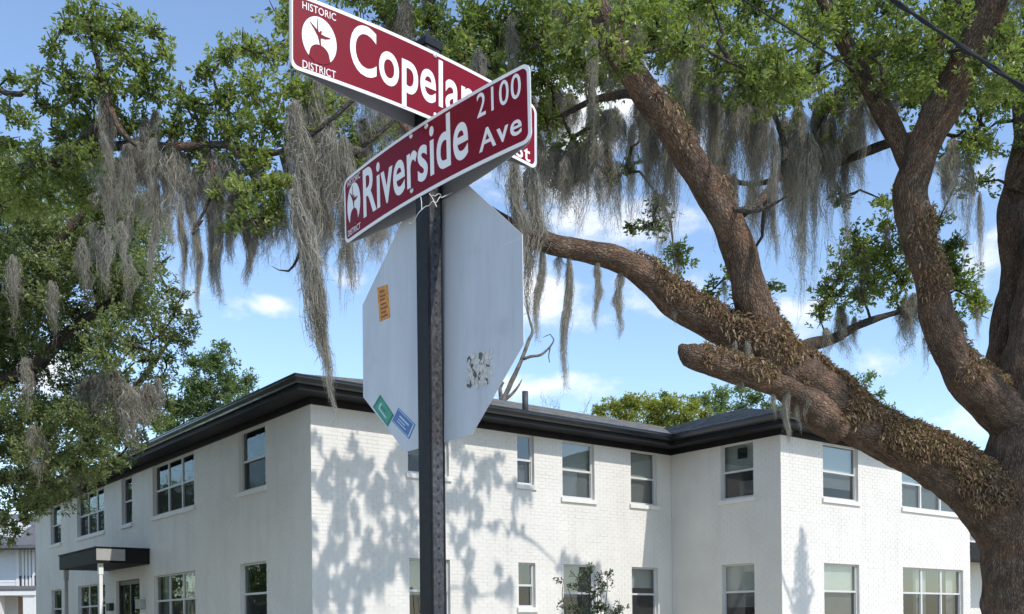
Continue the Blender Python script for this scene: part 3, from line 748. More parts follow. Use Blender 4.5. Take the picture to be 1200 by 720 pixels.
def sprigs(clumps, rng, dens, up=0.35, gap=0.0):
    """Positions and outward axes of leaf sprigs filling lumpy clumps. clumps: [(centre, radius)]"""
    PP, AA, TT = [], [], []
    for c, r in clumps:
        c = np.array(c); n = max(4, int(dens*r*r))
        d = unit(rng.normal(size=(n, 3))); rad = rng.random(n)**0.45
        sh = 1 + 0.38*np.sin(d[:, 0]*3.1+c[0]*7)*np.cos(d[:, 1]*2.7+c[2]*5) + 0.25*np.sin(d[:, 2]*5.3+c[1]*3)
        p = d*(rad*r*sh)[:, None]*np.array([1.05, 1.05, 0.80])
        # hollow pockets so the sky shows through
        if gap:
            q = (p+c)*(2.1/max(r, .3)) ; g = np.sin(q[:, 0]*1.7+1)*np.sin(q[:, 1]*1.9+2)*np.sin(q[:, 2]*2.3)
            k = g > -gap; p = p[k]; d = d[k]
        PP.append(p+c); AA.append(unit(d*0.8 + rng.normal(size=p.shape)*0.55 + np.array([0, 0, up])))
        TT.append(np.full(len(p), rng.random()))
    return np.concatenate(PP), np.concatenate(AA), np.concatenate(TT)

def leaves_np(P, A, T, rng, nl, size, far=False):
    """Leaf faces round each sprig. Returns verts, faces, per-vertex random value."""
    n = len(P); P = np.repeat(P, nl, 0); A = np.repeat(A, nl, 0); T = np.repeat(T, nl)
    m = len(P)
    side = unit(np.cross(A, rng.normal(size=(m, 3))))
    s = rng.random(m)
    base = P - A*((1-s)*size*2.0)[:, None]
    d = unit(A*(0.25+0.9*s)[:, None] + side*(1.05-0.45*s)[:, None] + rng.normal(size=(m, 3))*0.22 + np.array([0, 0, -0.10]))
    L_ = size*rng.uniform(0.65, 1.25, m); W_ = L_*rng.uniform(0.34, 0.50, m)
    upv = np.array([0, 0, 1.0]) + rng.normal(size=(m, 3))*0.75
    sd = unit(np.cross(d, upv)); nn = np.cross(sd, d)
    base = base + d*(size*0.12)
    fold = (W_*rng.uniform(0.05, 0.30, m))[:, None]*nn
    droop = (L_*rng.uniform(-0.05, 0.22, m))[:, None]*nn
    vv = np.clip(0.55*T + 0.45*rng.random(m) + rng.normal(size=m)*0.10, 0, 1)
    if far:
        V = np.stack([base, base+d*(L_*.5)[:, None]+sd*(W_*.5)[:, None]+fold, base+d*L_[:, None]-droop, base+d*(L_*.5)[:, None]-sd*(W_*.5)[:, None]+fold], 1)
        k = 4; fq = np.array([[0, 1, 2, 3]])
    else:
        a1, a2 = (L_*.34)[:, None]*d, (L_*.74)[:, None]*d
        w1, w2 = (W_*.5)[:, None]*sd, (W_*.42)[:, None]*sd
        V = np.stack([base, base+a1+w1+fold, base+a2+w2+fold*.8-droop*.5, base+d*L_[:, None]-droop, base+a2-w2+fold*.8-droop*.5, base+a1-w1+fold], 1)
        k = 6; fq = np.array([[0, 1, 2, 3], [0, 3, 4, 5]])
    Fc = (fq[None] + (np.arange(m)*k)[:, None, None]).reshape(-1, 4)
    return V.reshape(-1, 3), Fc, np.repeat(vv, k)

def crown(parent, clumps, rng, m, dens, nl, size, far=False, up=0.35, gap=0.35, name='crown'):
    P, A, T = sprigs(clumps, rng, dens, up, gap)
    V, Fc, vv = leaves_np(P, A, T, rng, nl, size, far)
    obj(name, np_mesh(name, V, [Fc], vv), m, parent, kind='stuff')
    return P, A

def connect(clumps, limbs, rng, r0=0.035, ntw=5, maxd=9.0):
    """Branch chains from the nearest limb point (or an earlier clump) to each clump, and twigs within it."""
    pts = np.concatenate([l[0] for l in limbs]); rad = np.concatenate([l[1] for l in limbs])
    order = sorted(range(len(clumps)), key=lambda i: np.min(np.linalg.norm(pts-np.array(clumps[i][0]), axis=1)))
    ch = []; nodes = pts.copy()
    for i in order:
        c, r = np.array(clumps[i][0]), clumps[i][1]
        dd = np.linalg.norm(nodes-c, axis=1); j = int(np.argmin(dd)); a = nodes[j]; L_ = dd[j]
        if L_ > 0.15 and L_ < maxd:
            mid = a*.55+c*.45 + rng.normal(size=3)*L_*.10 + np.array([0, 0, L_*.06]); q1 = a*.25+mid*.75 + rng.normal(size=3)*L_*.05
            R = min(0.09, r0*(0.6+L_*.35))
            ch.append(([a, q1, mid, c], [R, R*.8, R*.62, R*.3]))
            nodes = np.concatenate([nodes, [mid*.5+c*.5, c]])
        for k in range(ntw):
            d = unit(rng.normal(size=3)+np.array([0, 0, .3])); e = c+d*r*rng.uniform(.7, 1.05)
            ch.append(([c, (c+e)/2+rng.normal(size=3)*r*.12, e], [R*.30 if L_ > .15 else .01, .007, .003]))
    return ch

# moss: hanging strands, several shapes that share mesh data
def moss_mesh(seed, nf=170, seg=11, taper=0.75, tips=4, wid=0.006, rope=False):
    rng = np.random.default_rng(seed)
    tip_c = np.stack([rng.normal(0, .075, tips), rng.normal(0, .05, tips)], 1); tip_l = np.clip(rng.beta(2.2, 1.6, tips), .35, 1.0); tip_l[0] = 1.0
    which = rng.integers(0, tips, nf)
    x0 = tip_c[which] + rng.normal(0, .05, (nf, 2))
    ln = tip_l[which]*rng.beta(2.0, 1.5, nf)
    if rope: x0 = rng.normal(0, .055, (nf, 2)); ln = rng.beta(1.0, 0.8, nf); which = np.zeros(nf, int)
    z0 = -rng.random(nf)**1.2*0.55*np.minimum(ln, .8) + .02
    V, Fc, A = [], [], []; b = 0
    s = np.linspace(0, 1, seg+1); rw = rng.normal(0, 1, (nf, seg+1, 2)).cumsum(1)*.0075
    tw = [(rng.random(4)*6.28, rng.uniform(.02, .06)) for _ in range(tips)]
    for i in range(nf):
        ph = rng.random(6)*6.28; am = rng.uniform(.008, .028)
        L_ = max(.06, ln[i])
        z = z0[i] - s*(L_+z0[i] if L_+z0[i] > .05 else .06)
        aim = tip_c[which[i]] if not rope else np.zeros(2)
        kk = taper*np.clip(-z/ (tip_l[which[i]] if not rope else 1), 0, 1)**1.2
        x = x0[i, 0]*(1-kk) + aim[0]*kk + am*np.sin(s*9+ph[0]) + .6*am*np.sin(s*23+ph[1]) + rw[i, :, 0]
        y = x0[i, 1]*(1-kk) + aim[1]*kk + am*np.sin(s*8+ph[2]) + .6*am*np.sin(s*21+ph[3]) + rw[i, :, 1]
        (tp_, ta) = tw[which[i]]; x = x + ta*np.sin(-z*7+tp_[0])*np.minimum(1, -z*2+.1) ; y = y + ta*np.sin(-z*6+tp_[1])*np.minimum(1, -z*2+.1)
        x = x*(1+.30*np.sin(-z*19+tp_[2])); nar = np.clip(.30+2.4*np.maximum(-z, 0), 0, 1); x = x*nar; y = y*nar
        p = np.stack([x, y, z], 1)
        a = rng.random()*6.28; sd = np.stack([np.cos(a+s*5), np.sin(a+s*5), np.zeros_like(s)], 1)
        w_ = wid*(1-.7*s)[:, None]*rng.uniform(.7, 1.5)
        V.append(np.stack([p-sd*w_, p+sd*w_], 1).reshape(-1, 3))
        k = np.arange(seg)*2+b; Fc.append(np.stack([k, k+1, k+3, k+2], 1)); b += 2*(seg+1)
        A.append(np.repeat(np.clip(rng.random()*.75+.15*(1-s), 0, 1), 2))
    # short curly hairs that make the outline fuzzy
    nh = int(nf*2.5)
    for i in range(nh):
        j = rng.integers(0, nf); q = V[j][2*rng.integers(0, seg+1)]
        d = unit(np.array([rng.normal(), rng.normal(), -rng.random()*1.2-.05*0])); l = rng.uniform(.02, .075)
        sd = unit(np.cross(d, rng.normal(size=3)))*wid*.55
        e1 = q+d*l*np.array([1, 1, .55]); e2 = e1 + np.array([d[0]*.3, d[1]*.3, -.9])*l*.6
        V.append(np.array([q-sd, q+sd, e1-sd*.8, e1+sd*.8, e2-sd*.3, e2+sd*.3])); Fc.append(np.array([[0, 1, 3, 2], [2, 3, 5, 4]])+b); b += 6
        A.append(np.full(6, rng.random()*.8))
    return np_mesh('moss_strand', np.concatenate(V), [np.concatenate(Fc)], np.concatenate(A))
MOSS_F = [moss_mesh(s, 500, 13, .7, 8, .0028) for s in range(11, 17)]
MOSS_T = [moss_mesh(s, 200, 13, .85, 4, .0028) for s in range(31, 36)]
MOSS_R = [moss_mesh(s, 330, 13, .8, 1, .0034, True) for s in range(51, 54)]
for m_ in MOSS_F+MOSS_T+MOSS_R: m_.materials.append(M['moss'])
rng_m = np.random.default_rng(77)
def moss(parent, x, y0, y1, wpx, Y, kind='F', lean=0.0):
    top = pix(x, y0, Y); Lm = (y1-y0)/F*Y; wd = wpx/F*Y/0.30
    me = {'F': MOSS_F, 'T': MOSS_T, 'R': MOSS_R}[kind][int(rng_m.integers(0, 99)) % {'F': 6, 'T': 5, 'R': 3}[kind]]
    if kind == 'R': wd *= 1.35
    moss_at(parent, top, Lm, wd, me, lean)
def moss_at(parent, top, Lm, wd, me, lean=0.0):
    o = bpy.data.objects.new('moss_strand', me); put(o, parent)
    o.matrix_basis = Matrix.Translation(top) @ Matrix.Rotation(lean, 4, 'Y') @ Matrix.Rotation(float(rng_m.random()*6.28), 4, 'Z') @ Matrix.Diagonal((wd, wd, Lm, 1))
    return o

def P3(lst):
    """[(x, y, width px, Y)] -> points and radii."""
    return [tuple(pix(x, y, Y)) for x, y, w_, Y in lst], [w_*.445/F*Y for x, y, w_, Y in lst]
def C3(lst): return [(tuple(pix(x, y, Y)), r/F*Y) for x, y, r, Y in lst]

# --- the big live oak at the right edge
OB = pix(1204, 700, 11.0); OB.z = 0
oak = thing('oak_tree', OB, 'massive live oak at the right edge with a thick fern-covered limb reaching left', 'tree')
oak_l = []
def ol(name, lst, ns=26, lump=.10, seed=0., label=None, m='bark'):
    P, R = P3(lst); V, p, r = limb(oak, name, P, R, M[m], int(ns*1.7), 0.042, lump, seed, label); oak_l.append((p, r, V)); return V, p, r
trk = [(1196, 905, 175, 11.0), (1203, 820, 128, 11.0), (1206, 730, 112, 11.0), (1207, 640, 112, 11.0), (1210, 560, 118, 11.0), (1214, 490, 104, 11.05), (1222, 410, 92, 11.1), (1240, 300, 80, 11.2), (1262, 190, 70, 11.3), (1290, 60, 58, 11.3), (1300, -120, 40, 11.2), (1275, -300, 20, 11.0)]
ol('trunk', trk, 44, .09, 3.1, 'thick dark furrowed trunk')
VD, pD, rD = ol('limb', [(1205, 660, 70, 11.0), (1168, 602, 84, 11.0), (1120, 557, 72, 10.95), (1070, 528, 58, 10.85), (1015, 500, 58, 10.75), (965, 466, 66, 10.6), (920, 434, 72, 10.45), (884, 403, 66, 10.3), (842, 382, 44, 10.2), (800, 360, 41, 10.1), (765, 330, 38, 10.0), (725, 304, 33, 9.9), (680, 293, 28, 9.75), (640, 284, 26, 9.6), (590, 262, 22, 9.45), (540, 225, 17, 9.3), (490, 170, 11, 9.1), (450, 110, 6, 9.0)], 32, .10, 7.7, 'long heavy limb reaching left, ragged brown fern on its top')
VE, pE, rE = ol('limb', [(918, 436, 56, 10.4), (893, 392, 58, 10.3), (879, 345, 46, 10.15), (864, 290, 42, 10.0), (842, 240, 42, 9.85), (812, 192, 40, 9.7), (775, 135, 38, 9.5), (742, 88, 35, 9.35), (715, 45, 30, 9.2), (690, -20, 26, 9.0), (640, -100, 18, 8.7), (570, -190, 9, 8.4)], 28, .10, 13.2, 'reddish upright limb leaning left into the leaves')
VG, pG, rG = ol('limb', [(985, 505, 40, 10.55), (930, 462, 40, 10.3), (880, 438, 36, 10.1), (838, 424, 32, 9.95), (820, 420, 29, 9.9), (808, 415, 29, 9.87), (800, 409, 22, 9.85), (797, 404, 12, 9.84)], 24, .24, 21.5, 'short broken stub under the long limb')
VB, pB, rB = ol('limb', [(1200, 500, 62, 11.0), (1152, 462, 56, 10.9), (1118, 420, 46, 10.8), (1099, 375, 41, 10.7), (1090, 325, 38, 10.6), (1074, 275, 40, 10.45), (1066, 228, 42, 10.3), (1078, 185, 42, 10.2), (1100, 135, 46, 10.1), (1128, 80, 44, 9.95), (1152, 30, 44, 9.8), (1168, -30, 36, 9.6), (1190, -130, 26, 9.4), (1180, -260, 14, 9.2)], 28, .11, 29.9, 'twisting upright limb near the right edge')
ol('limb', [(1076, 215, 26, 10.3), (1058, 175, 26, 10.35), (1035, 130, 27, 10.4), (1012, 90, 24, 10.45), (985, 40, 20, 10.5), (950, -30, 15, 10.6), (900, -120, 9, 10.7)], 22, .12, 37.0)
VC, pC, rC = ol('limb', [(1205, 480, 50, 11.5), (1176, 440, 46, 11.6), (1180, 385, 38, 11.7), (1190, 320, 36, 11.8), (1184, 255, 32, 11.9), (1194, 205, 34, 11.9), (1205, 150, 34, 11.9), (1190, 80, 28, 12.0), (1165, 0, 20, 12.1), (1120, -90, 12, 12.1)], 24, .11, 41.0, 'grey upright limb behind the trunk')
ol('limb', [(1190, 225, 26, 11.85), (1222, 160, 26, 11.6), (1250, 80, 24, 11.3), (1290, -30, 18, 11.0), (1330, -140, 10, 10.6)], 18, .12, 45.0)
ol('branch', [(1000, 492, 20, 11.6), (955, 432, 22, 11.9), (944, 408, 20, 12.1), (975, 398, 13, 12.3), (1010, 380, 10, 12.4), (1045, 368, 8, 12.5), (1085, 358, 6, 12.6), (1120, 340, 3, 12.7)], 12, .15, 49.0, None, 'bark_grey')
ol('branch', [(1070, 160, 14, 10.8), (1030, 172, 12, 11.2), (985, 190, 10, 11.6), (930, 205, 8, 11.9), (870, 215, 6, 12.2), (800, 185, 5, 12.4), (735, 193, 4, 12.5)], 10, .12, 53.0, None, 'bark_grey')
ol('branch', [(870, 250, 12, 10.0), (900, 225, 10, 10.4), (920, 180, 8, 10.8), (900, 120, 6, 11.1), (860, 60, 4, 11.3)], 10, .12, 57.0, None, 'bark_grey')
ol('branch', [(845, 242, 9, 9.9), (880, 248, 6, 9.6), (905, 240, 4, 9.5), (925, 228, 2.5, 9.4)], 8, .12, 61.0, None, 'bark_grey')
ol('branch', [(760, 112, 14, 9.45), (730, 110, 12, 9.8), (690, 120, 9, 10.2), (650, 140, 7, 10.5), (615, 150, 4, 10.7)], 10, .12, 63.0, None, 'bark_grey')
ol('branch', [(1152, 30, 20, 9.8), (1100, -10, 16, 9.9), (1030, -30, 12, 10.2), (950, -20, 9, 10.6), (860, -10, 6, 11.0)], 10, .12, 65.0, None, 'bark_grey')

rng = np.random.default_rng(21)
cl = []
# the leafy band across the top of the view
for i in range(62):
    x = 590 + 640*((i*0.61803) % 1); y = rng.uniform(-45, 100) if x > 690 else rng.uniform(-45, 75)
    cl.append((x, y, rng.uniform(30, 52), rng.uniform(9.3, 12.6)))
for i in range(16):
    cl.append((rng.uniform(1060, 1225), rng.uniform(90, 195), rng.uniform(22, 36), rng.uniform(10.8, 12.6)))
for i in range(10): cl.append((rng.uniform(780, 1000), rng.uniform(95, 150), rng.uniform(20, 30), rng.uniform(10.6, 12.4)))
cl += [(640, 140, 36, 10.6), (675, 175, 32, 10.6), (655, 205, 26, 10.9), (705, 150, 24, 10.9), (715, 205, 20, 10.8), (640, 95, 36, 10.4), (620, 60, 36, 10.2),
       (765, 262, 20, 11.6), (790, 300, 24, 11.8), (775, 236, 16, 11.5), (830, 345, 22, 11.6), (862, 325, 18, 11.2), (905, 335, 12, 11.4), (738, 268, 12, 11.4), (735, 195, 15, 11.9), (765, 150, 16, 11.6),
       (985, 232, 16, 11.8), (1000, 305, 28, 12.4), (1035, 292, 30, 12.5), (972, 345, 26, 12.3), (1020, 338, 26, 12.5), (1068, 300, 24, 12.5), (1105, 300, 26, 12.6), (1130, 335, 28, 12.7), (1118, 375, 18, 12.6), (1150, 362, 18, 12.7),
       (1038, 236, 18, 11.6), (1100, 258, 16, 11.9), (1140, 215, 22, 11.9), (960, 372, 14, 12.2), (1085, 350, 18, 12.6), (1058, 330, 16, 12.5), (1122, 285, 18, 12.4), (850, 165, 16, 11.3), (925, 165, 18, 11.4), (960, 165, 20, 11.4), (800, 130, 18, 11)]
cl += [(690, 22, 22, 8.75), (715, 48, 20, 8.9), (732, 78, 18, 9.0), (702, 62, 18, 8.9), (672, 8, 22, 8.7), (728, 18, 20, 8.9), (655, 40, 20, 8.8), (748, 60, 16, 9.1), (1000, 280, 24, 12.4), (1020, 310, 26, 12.3), (985, 322, 24, 12.2), (1045, 318, 22, 12.5), (1008, 345, 22, 12.4), (962, 362, 16, 12.1), (1118, 315, 24, 12.7), (1100, 340, 20, 12.6), (1038, 262, 16, 12.3), (1140, 350, 20, 12.8), (1050, 350, 14, 12.5), (1120, 20, 22, 9.3), (1150, 70, 14, 9.4), (1100, 60, 16, 9.6), (1172, 40, 16, 9.3), (1010, 60, 18, 10.0), (1035, 100, 14, 10.1), (990, 25, 20, 10.1), (545, 60, 30, 9.8), (590, 85, 28, 9.9), (560, 20, 30, 9.8), (610, 30, 28, 9.8), (575, 120, 20, 10)]
cl_oak = C3(cl)
# unseen crown clumps added to shade the trunk and dapple the white wall
def sunward(fr_, x, z, d):
    t = fr_.tpx(x, z); q = fr_.at(t, z); return (q.x+SUN_H.x*d, q.y+SUN_H.y*d, q.z+d*math.tan(SUN_EL))
def wz(fr_, x, y):
    """height on a wall of the photo's point (x, y)"""
    z = 3.0
    for _ in range(8):
        q = fr_.at(fr_.tpx(x, z), z); c, s = math.cos(RL), math.sin(RL)
        py = CY - F*(q.x*s + (z-EYE)*c)/q.y; z += (py-y)/F*q.y
    return z
shade = [(405, 545, .30, 9.0), (430, 560, .26, 9.6), (395, 640, .22, 9.2), (380, 690, .30, 9.0), (450, 590, .28, 9.4), (470, 630, .26, 9.8), (455, 680, .28, 9.3), (500, 560, .26, 9.7), (520, 590, .22, 9.2), (540, 640, .24, 9.9),
         (555, 550, .20, 9.5), (580, 560, .16, 9.6), (605, 570, .16, 9.8), (590, 690, .22, 9.1), (668, 665, .22, 9.4), (690, 675, .20, 9.5), (675, 700, .28, 9.5), (550, 690, .22, 9.9), (475, 545, .18, 9.2), (370, 560, .10, 9.2), (432, 640, .18, 9.6), (505, 690, .24, 9.6), (560, 600, .14, 9.6), (420, 700, .2, 9.2)]
for i in range(34): shade.append((rng.uniform(366, 490), rng.uniform(515, 722), rng.uniform(.11, .22), 0))
for i in range(9): shade.append((rng.uniform(652, 702), rng.uniform(650, 705), rng.uniform(.10, .18), 0))
for i in range(22): shade.append((rng.uniform(490, 622), rng.uniform(530, 645), rng.uniform(.09, .18), 0))
cl_up = []; hang = []
for x, y, r, d in shade:                      # as low in the crown as stays above the view
    z = wz(wallR, x, y)
    for k in range(40):
        dd = 6.6+k*.1; q = sunward(wallR, x, z, dd)
        if CY - F*(q[2]-r-EYE)/q[1] < -30: break
    rr = r*.55; hang.append((Vector(q), r))
    for k in range(3):
        j = rng.normal(size=3)*r*np.array([.6, .6, .85])
        cl_up.append(((q[0]+j[0], q[1]+j[1], q[2]+abs(j[2])*.8), rr))
cl_w = [((sunward(wallW, 940, wz(wallW, 940, y), 6.5)), r*1.15) for y, r in ((622, .07), (634, .12), (650, .18), (675, .26), (705, .32), (740, .36))]  # unseen clumps added and shaped to cast a pointed shadow on the wing
for i in range(5):
    a = rng.random()*6.28; rr = rng.uniform(.5, 2.2)
    cl_up.append(((9.4+math.cos(a)*rr, 7.9+math.sin(a)*rr*.8, rng.uniform(6.8, 9.6)), rng.uniform(.4, .8)))
P_, A_ = crown(oak, cl_oak, rng, M['leaf'], 960, 12, 0.053, up=.35, gap=.16)
crown(oak, cl_up, rng, M['leaf'], 1700, 10, 0.066, gap=.40, name='shade_crown')
crown(oak, cl_w, rng, M['leaf'], 1900, 10, 0.066, gap=.40, name='shade_crown')
twig_bundle(oak, 'twigs', connect(cl_oak, oak_l, rng, .03, 5) + connect(cl_up+cl_w, oak_l, rng, .04, 3, 12.0), M['bark_grey'])

# dry resurrection fern along the tops of the limbs
def fern(lst, n, rng, dens_noise=2.2, front=0.0, size=(0.008, 0.058), thr=-0.12):
    VV, FF, AA = [], [], []; b = 0; k = 0
    for (V, p, r, t0, t1, share) in lst:
        V = V.reshape(len(p), -1, 3); i0, i1 = int(len(p)*t0), int(len(p)*t1)
        m = int(n*share); got = 0
        for _ in range(m*6):
            if got >= m: break
            i = rng.integers(i0, max(i0+1, i1)); j = rng.integers(0, V.shape[1])
            q = V[i, j]; nr = unit(q-p[i])
            if nr[2] < -0.15 - (0.50 if nr[1] < -0.4 else 0) + rng.random()*0.6: continue
            if noise.noise(Vector(q)*dens_noise) < thr - nr[2]*.25: continue
            got += 1
            for h in range(2):
                L_ = size[0]+(size[1]-size[0])*rng.random()**1.8; d = unit(nr*.5 + rng.normal(size=3)*.95 + np.array([0, -.1, -.75 + nr[2]*.4]))
                sd = unit(np.cross(d, rng.normal(size=3)))*L_*rng.uniform(.10, .22)
                q0 = q + nr*rng.uniform(-.01, .035); q1 = q0+(nr*.45+d*.55)*L_*.6; q2 = q1 + d*L_*.7 + np.array([0, 0, -.3])*L_
                VV.append(np.array([q0-sd*.4, q0+sd*.4, q1+sd, q1-sd, q2+sd*.25, q2-sd*.25])); FF.append(np.array([[0, 1, 2, 3], [3, 2, 4, 5]])+b); b += 6
                AA.append(np.full(6, min(1, max(0, rng.normal(.45, .26)))))
    return np_mesh('resurrection_fern', np.concatenate(VV), [np.concatenate(FF)], np.concatenate(AA))
rngf = np.random.default_rng(9)
obj('resurrection_fern', fern([(VD, pD, rD, .09, .42, .66), (VD, pD, rD, .42, .66, .12), (VG, pG, rG, .1, .9, .05), (VB, pB, rB, .08, .42, .07), (VE, pE, rE, .03, .16, .04), (VE, pE, rE, .3, .55, .015)], 50000, rngf), M['fern'], oak, kind='stuff')

# its Spanish moss
for a in [(697, -30, 190, 24, 9.6, 'F'), (690, 60, 215, 18, 10.2, 'T'), (632, 165, 300, 34, 10.4, 'F'), (650, 170, 285, 32, 10.6, 'F'), (672, 170, 292, 34, 10.5, 'F'), (692, 160, 290, 34, 10.4, 'F'), (710, 170, 285, 30, 10.7, 'F'), (663, 185, 270, 30, 10.3, 'T'), (700, 200, 288, 24, 10.2, 'T'), (722, 190, 290, 20, 10.9, 'T'),
          (604, 185, 345, 26, 9.3, 'R'), (622, 190, 372, 34, 9.5, 'R'), (636, 290, 405, 14, 9.6, 'R'), (667, 300, 462, 15, 9.7, 'R'), (700, 305, 388, 13, 9.8, 'R'), (727, 315, 398, 15, 9.9, 'R'), (655, 300, 345, 16, 9.7, 'T'), (752, 130, 285, 20, 11.6, 'F'), (742, 195, 240, 16, 12.4, 'T'),
          (742, 20, 110, 20, 9.8, 'F'), (716, 60, 160, 22, 10.0, 'F'), (765, 150, 300, 30, 10.9, 'F'), (782, 150, 345, 30, 10.6, 'F'), (770, 225, 330, 24, 11.6, 'T'), (800, 40, 160, 26, 9.9, 'F'), (820, 20, 250, 32, 10.6, 'F'), (812, 110, 240, 30, 10.8, 'F'), (838, 70, 270, 34, 10.9, 'F'), (835, 150, 300, 28, 11.2, 'F'), (856, 110, 280, 30, 10.6, 'F'), (800, 60, 150, 20, 11.3, 'T'),
          (872, 110, 260, 30, 11.0, 'F'), (885, 130, 330, 34, 11.2, 'F'), (905, 150, 310, 14, 9.7, 'R'), (900, 100, 250, 30, 10.9, 'F'), (918, 140, 320, 34, 11.3, 'F'), (936, 130, 340, 36, 11.1, 'F'), (948, 160, 330, 32, 10.8, 'F'), (943, 235, 400, 30, 10.9, 'T'), (960, 120, 300, 34, 11.4, 'F'), (975, 140, 330, 34, 11.5, 'F'), (990, 150, 325, 26, 11.6, 'F'), (1000, 130, 250, 26, 11.7, 'F'),
          (925, 200, 310, 28, 12.0, 'F'), (905, 215, 320, 26, 12.1, 'F'), (880, 215, 330, 26, 12.2, 'F'), (860, 205, 300, 26, 12.0, 'T'), (955, 195, 370, 22, 11.7, 'T'), (1010, 120, 230, 22, 11.0, 'T'), (1040, 265, 300, 14, 11.9, 'T'), (795, 285, 350, 20, 11.8, 'T'), (848, 330, 370, 14, 11.6, 'T'), (832, 345, 385, 16, 11.6, 'T'),
          (1118, 165, 280, 26, 11.3, 'F'), (1135, 180, 330, 22, 11.4, 'T'), (1108, 190, 270, 22, 11.6, 'F'), (1148, 230, 345, 18, 11.5, 'T'), (985, 360, 440, 26, 12.3, 'F'), (968, 385, 432, 22, 12.2, 'T'), (1000, 372, 432, 20, 12.4, 'T'), (1010, 290, 350, 26, 12.3, 'F'), (1072, 345, 432, 28, 12.4, 'F'), (1060, 350, 428, 20, 12.5, 'F'), (1085, 370, 450, 16, 12.5, 'T'), (1145, 360, 412, 14, 12.6, 'T'),
          (1012, 320, 372, 18, 12.3, 'T'), (1190, -30, 40, 24, 9.5, 'F'), (1090, 245, 300, 14, 11.8, 'T'), (1050, 110, 170, 18, 10.7, 'T'),
          (868, 440, 470, 12, 10.0, 'T'), (932, 470, 512, 14, 10.25, 'T'), (905, 460, 496, 14, 10.15, 'T'), (922, 452, 520, 12, 10.15, 'R'), (945, 455, 500, 16, 10.2, 'T'), (960, 462, 508, 14, 10.3, 'T'), (875, 400, 452, 16, 10.0, 'T'), (862, 400, 440, 14, 10.0, 'T'), (985, 480, 520, 14, 10.5, 'T'), (1010, 490, 528, 12, 10.6, 'T'), (790, 345, 385, 10, 9.95, 'T'),
          (560, 60, 160, 26, 9.6, 'F'), (600, 20, 120, 26, 9.8, 'F'), (655, 0, 90, 30, 10.4, 'F'), (672, 30, 130, 26, 10.6, 'T'), (730, 140, 220, 20, 11.5, 'T')]:
    moss(oak, a[0], a[1], a[2], a[3]*.82, a[4], a[5], float(rng_m.normal())*.05)
for i in range(22):   # moss under the band of leaves
    x = 740+300*((i*.61803) % 1); y = rng_m.uniform(60, 175); moss(oak, x, y, y+rng_m.uniform(60, 170), rng_m.uniform(18, 34), rng_m.uniform(11.3, 12.6), 'F' if i % 3 else 'T')
for i in range(10):
    x = 615+110*((i*.61803) % 1); y = rng_m.uniform(95, 190); moss(oak, x, y, y+rng_m.uniform(60, 110), rng_m.uniform(18, 30), rng_m.uniform(10.6, 11.6), 'F')
for i, (q, r) in enumerate(hang):  # unseen strands added to throw drooping shadows on the wall
    moss_at(oak, q+Vector((float(rng_m.normal())*r*.6, float(rng_m.normal())*r*.6, r*.6)), r*float(rng_m.uniform(2.6, 5.0)), r*float(rng_m.uniform(2.2, 3.6)), MOSS_F[i % 6])
moss_at(oak, Vector(sunward(wallR, 602, wz(wallR, 602, 560), 7.6)), 1.25, .55, MOSS_R[0])  # another unseen strand, hung for its shadow

# --- the oak whose mossy boughs hang in from the left
rng = np.random.default_rng(33)
LB = (-8.6, 11.2, 0)
oak2 = thing('oak_tree', LB, 'nearer live oak whose leafy mossy boughs hang in from the upper left', 'tree')
l2 = []
def l2a(name, P, R, ns=16, lump=.1, seed=0., m='bark_grey', root=oak2, acc=l2):
    V, p, r = limb(root, name, P, R, M[m], ns, .07, lump, seed); acc.append((p, r, V)); return V, p, r
def pp(x, y, Y): return tuple(pix(x, y, Y))
l2a('trunk', [(-8.6, 11.2, 0), (-8.6, 11.2, 1.5), (-8.5, 11.15, 3.2), (-8.3, 11.0, 5.0), (-8.0, 10.8, 7.0), (-7.6, 10.6, 9.0), (-7.2, 10.4, 11.0)], [.62, .48, .44, .40, .30, .2, .08], 28, .1, 71., 'bark')
l2a('limb', [(-8.35, 11.05, 4.6), pp(-170, 240, 10.6), pp(-40, 215, 10.2), pp(60, 190, 10.0), pp(130, 172, 9.8), pp(200, 172, 9.6), pp(270, 170, 9.5), pp(330, 178, 9.4), pp(400, 130, 9.3), pp(460, 70, 9.2)], [.18, .10, .065, .052, .045, .038, .032, .026, .018, .01], 12, .12, 73.)
l2a('limb', [pp(60, 190, 10.0), pp(95, 165, 9.7), pp(125, 130, 9.5), pp(118, 85, 9.4), pp(105, 40, 9.3), pp(95, 0, 9.3)], [.045, .042, .036, .026, .016, .008], 12, .12, 75.)
l2a('limb', [pp(125, 115, 9.5), pp(140, 150, 9.4), pp(160, 172, 9.45)], [.032, .03, .026], 10, .12, 76.)
l2a('branch', [pp(270, 170, 9.5), pp(295, 205, 9.4), pp(310, 240, 9.35), pp(320, 280, 9.3)], [.035, .026, .018, .008], 8, .1, 77.)
l2a('branch', [pp(232, 262, 9.2), pp(238, 258, 9.25), pp(225, 275, 9.2), pp(243, 240, 9.35), pp(250, 215, 9.4), pp(245, 175, 9.5)][::-1], [.02, .016, .013, .011, .009, .004], 7, .1, 79.)
l2a('branch', [pp(330, 178, 9.4), pp(345, 240, 9.3), pp(352, 290, 9.2), pp(338, 318, 9.15), pp(318, 312, 9.1)], [.035, .022, .016, .011, .005], 7, .1, 81.)
l2a('branch', [pp(330, 178, 9.4), pp(390, 190, 9.6), pp(440, 160, 9.8), pp(520, 90, 10.0), pp(580, 60, 10.2)], [.026, .022, .018, .013, .007], 8, .1, 83.)
l2a('branch', [(-8.0, 10.8, 7.0), pp(-100, 60, 10.4), pp(10, 110, 10.1), pp(40, 95, 10.0)], [.12, .05, .03, .014], 10, .1, 85.)
